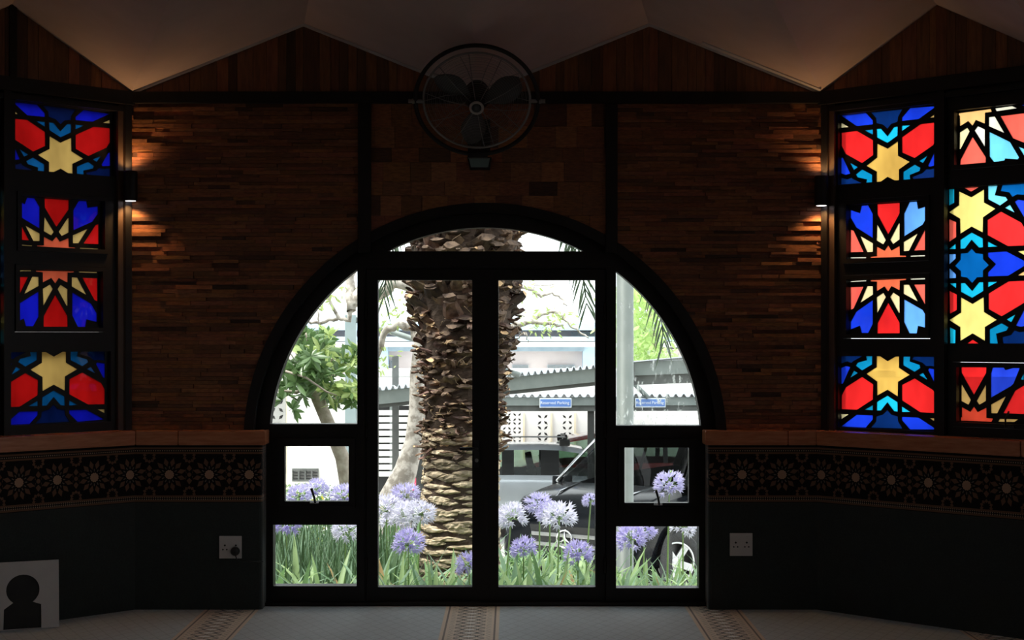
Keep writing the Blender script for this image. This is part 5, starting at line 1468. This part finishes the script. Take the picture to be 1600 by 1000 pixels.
for sxx in (-.52, .20, -1.0):
    for s in (-.38, .38):
        bm = bmesh.new(); box(bm, sxx - .28, sxx + .25, s - .25, s + .25, .32, .55, bevel=.04); M = Matrix.Translation((sxx - .28, s, .45)) @ Matrix.Rotation(-.2, 4, 'Y'); box(bm, -.08, .08, -.24, .24, 0, .62, M=M, bevel=.05); box(bm, -.05, .06, -.13, .13, .64, .84, M=M, bevel=.04); obj('seat', bm, DARKIN, silver)
# black SUV facing us
ha = math.radians(34); hd = Vector((-math.sin(ha), -math.cos(ha), 0)); st_ = at(882, 842, 9.5)
LB = 4.64; ctr = st_ - hd * (LB / 2 + .02) * 1.06
black = car('black_car', 'black car with a silver star badge parked nose to the flower bed', (ctr.x, ctr.y, GZ), math.atan2(hd.y, hd.x), [
 (-2.30, .42, .75, .80, .78, 0), (-2.24, .32, .95, 1.02, .88, 0), (-2.05, .28, 1.02, 1.30, .92, 0), (-1.85, .28, 1.02, 1.50, .935, 1), (-.98, .26, 1.01, 1.60, .945, 0), (-.9, .26, 1.01, 1.61, .945, 1), (-.02, .26, 1.0, 1.61, .945, 0), (.06, .26, 1.0, 1.60, .945, 1), (.42, .26, .99, 1.52, .94, 2), (1.12, .26, .98, 1.08, .93, 0), (1.5, .28, .96, 1.04, .925, 0), (1.9, .28, .90, .98, .93, 0), (2.14, .28, .78, .88, .92, 0), (2.27, .30, .64, .74, .89, 0), (2.31, .34, .52, .55, .85, 0)],
 BLACKP, (-1.42, 1.40), CARGLD, .36, 1.14, -.56)
black.scale = (1.06, 1.06, 1.06)
fx = 2.30
def frontplate(nm, pts, m, d0=.0, d1=.03, x=fx):
    bm = bmesh.new(); plate(bm, pts, [], lambda u, v, d: (x + d, u, v), d0, d1); bmesh.ops.recalc_face_normals(bm, faces=bm.faces); return obj(nm, bm, m, black)
frontplate('grille', [(-.42, .50), (.42, .50), (.50, .80), (-.50, .80)], BLKP, -.12, .012)
for z in (.585, .70):
    bm = bmesh.new(); box(bm, fx - .02, fx + .035, -.46, .46, z - .022, z + .022, bevel=.008); obj('grille_bar', bm, STEEL, black)
bm = bmesh.new(); rs = .10; ring(bm, (fx + .045, 0, .66), rs, .011, (0, 1, 0), (0, 0, 1), 40, 8)
for k in range(3):
    a = PI / 2 + 2 * PI * k / 3; d = Vector((0, math.cos(a), math.sin(a))); s = Vector((0, -d.z, d.y)); c = Vector((fx + .045, 0, .66))
    v = [bm.verts.new(c + p) for p in (s * .017, -s * .017, d * rs, Vector((.016, 0, 0)))]
    bm.faces.new((v[0], v[2], v[3])); bm.faces.new((v[2], v[1], v[3])); bm.faces.new((v[1], v[2], v[0]))
tag(obj('badge', bm, CHROME, black), 'silver three pointed star in a ring')
for s in (-1, 1):
    bm = bmesh.new(); M = Matrix.Translation((2.10, s * .72, .88)) @ Matrix.Rotation(s * -.45, 4, 'Z') @ Matrix.Rotation(.5, 4, 'Y'); box(bm, -.16, .10, -.17, .17, -.075, .075, M=M, bevel=.03); obj('headlamp', bm, LAMPGL, black)
    bm = bmesh.new(); M = Matrix.Translation((2.235, s * .66, .46)) @ Matrix.Rotation(PI / 2, 4, 'Y') @ Matrix.Rotation(s * -.3, 4, 'X'); lathe(bm, [(.09, -.04), (.09, .03), (.075, .04), (.07, .025), (.02, .02)], 24, M); obj('fog_lamp', bm, STEEL, black)
    bm = bmesh.new(); box(bm, .72, .94, s * .98 - .09, s * .98 + .09, 1.08, 1.24, bevel=.04); obj('mirror', bm, BLACKP, black)
    bm = bmesh.new(); tube(bm, [Vector((-1.85, s * .925, 1.14)), Vector((-.9, s * .935, 1.125)), Vector((.4, s * .925, 1.11)), Vector((1.0, s * .90, 1.09))], .011, 6); obj('chrome_strip', bm, CHROME, black)
    bm = bmesh.new(); tube(bm, [Vector((.45, s * .73, 1.67)), Vector((.78, s * .82, 1.43)), Vector((1.10, s * .89, 1.19))], .020, 8); obj('pillar_strip', bm, CHROME if s < 0 else BLACKP, black)
bm = bmesh.new(); box(bm, fx - .05, fx + .02, -.62, .62, .30, .40, bevel=.02); obj('bumper_intake', bm, BLKP, black)
bm = bmesh.new()
for s in (-1, 1): tube(bm, [Vector((2.12, s * .37, .97)), Vector((1.7, s * .47, 1.135)), Vector((1.15, s * .52, 1.19))], .013, 6)
obj('bonnet_highlight', bm, mat('bonnet_highlight_grey', (.42, .43, .45), (.5, .5, .52), 4, .2, 1), black)  # pale bars along the bonnet ridges, sky highlights put in as colour
# dark red car farther right
rx = at(872, 0, 17.5).x
red = car('red_car', 'dark red car behind the black and silver cars', (rx + .93, 18.2, GZ), PI, [
 (-2.1, .4, .75, .8, .74, 0), (-2.0, .26, .95, 1.0, .83, 0), (-1.8, .24, .98, 1.35, .86, 1), (-.95, .22, .98, 1.60, .87, 0), (-.87, .22, .98, 1.61, .87, 1), (.1, .22, .97, 1.62, .87, 0), (.2, .22, .97, 1.61, .87, 1), (.75, .22, .96, 1.50, .865, 2), (1.25, .22, .95, 1.08, .86, 0), (1.7, .25, .85, .95, .83, 0), (2.1, .36, .64, .68, .68, 0)],
 REDP, (-1.3, 1.3), CARGL, .32, .93)
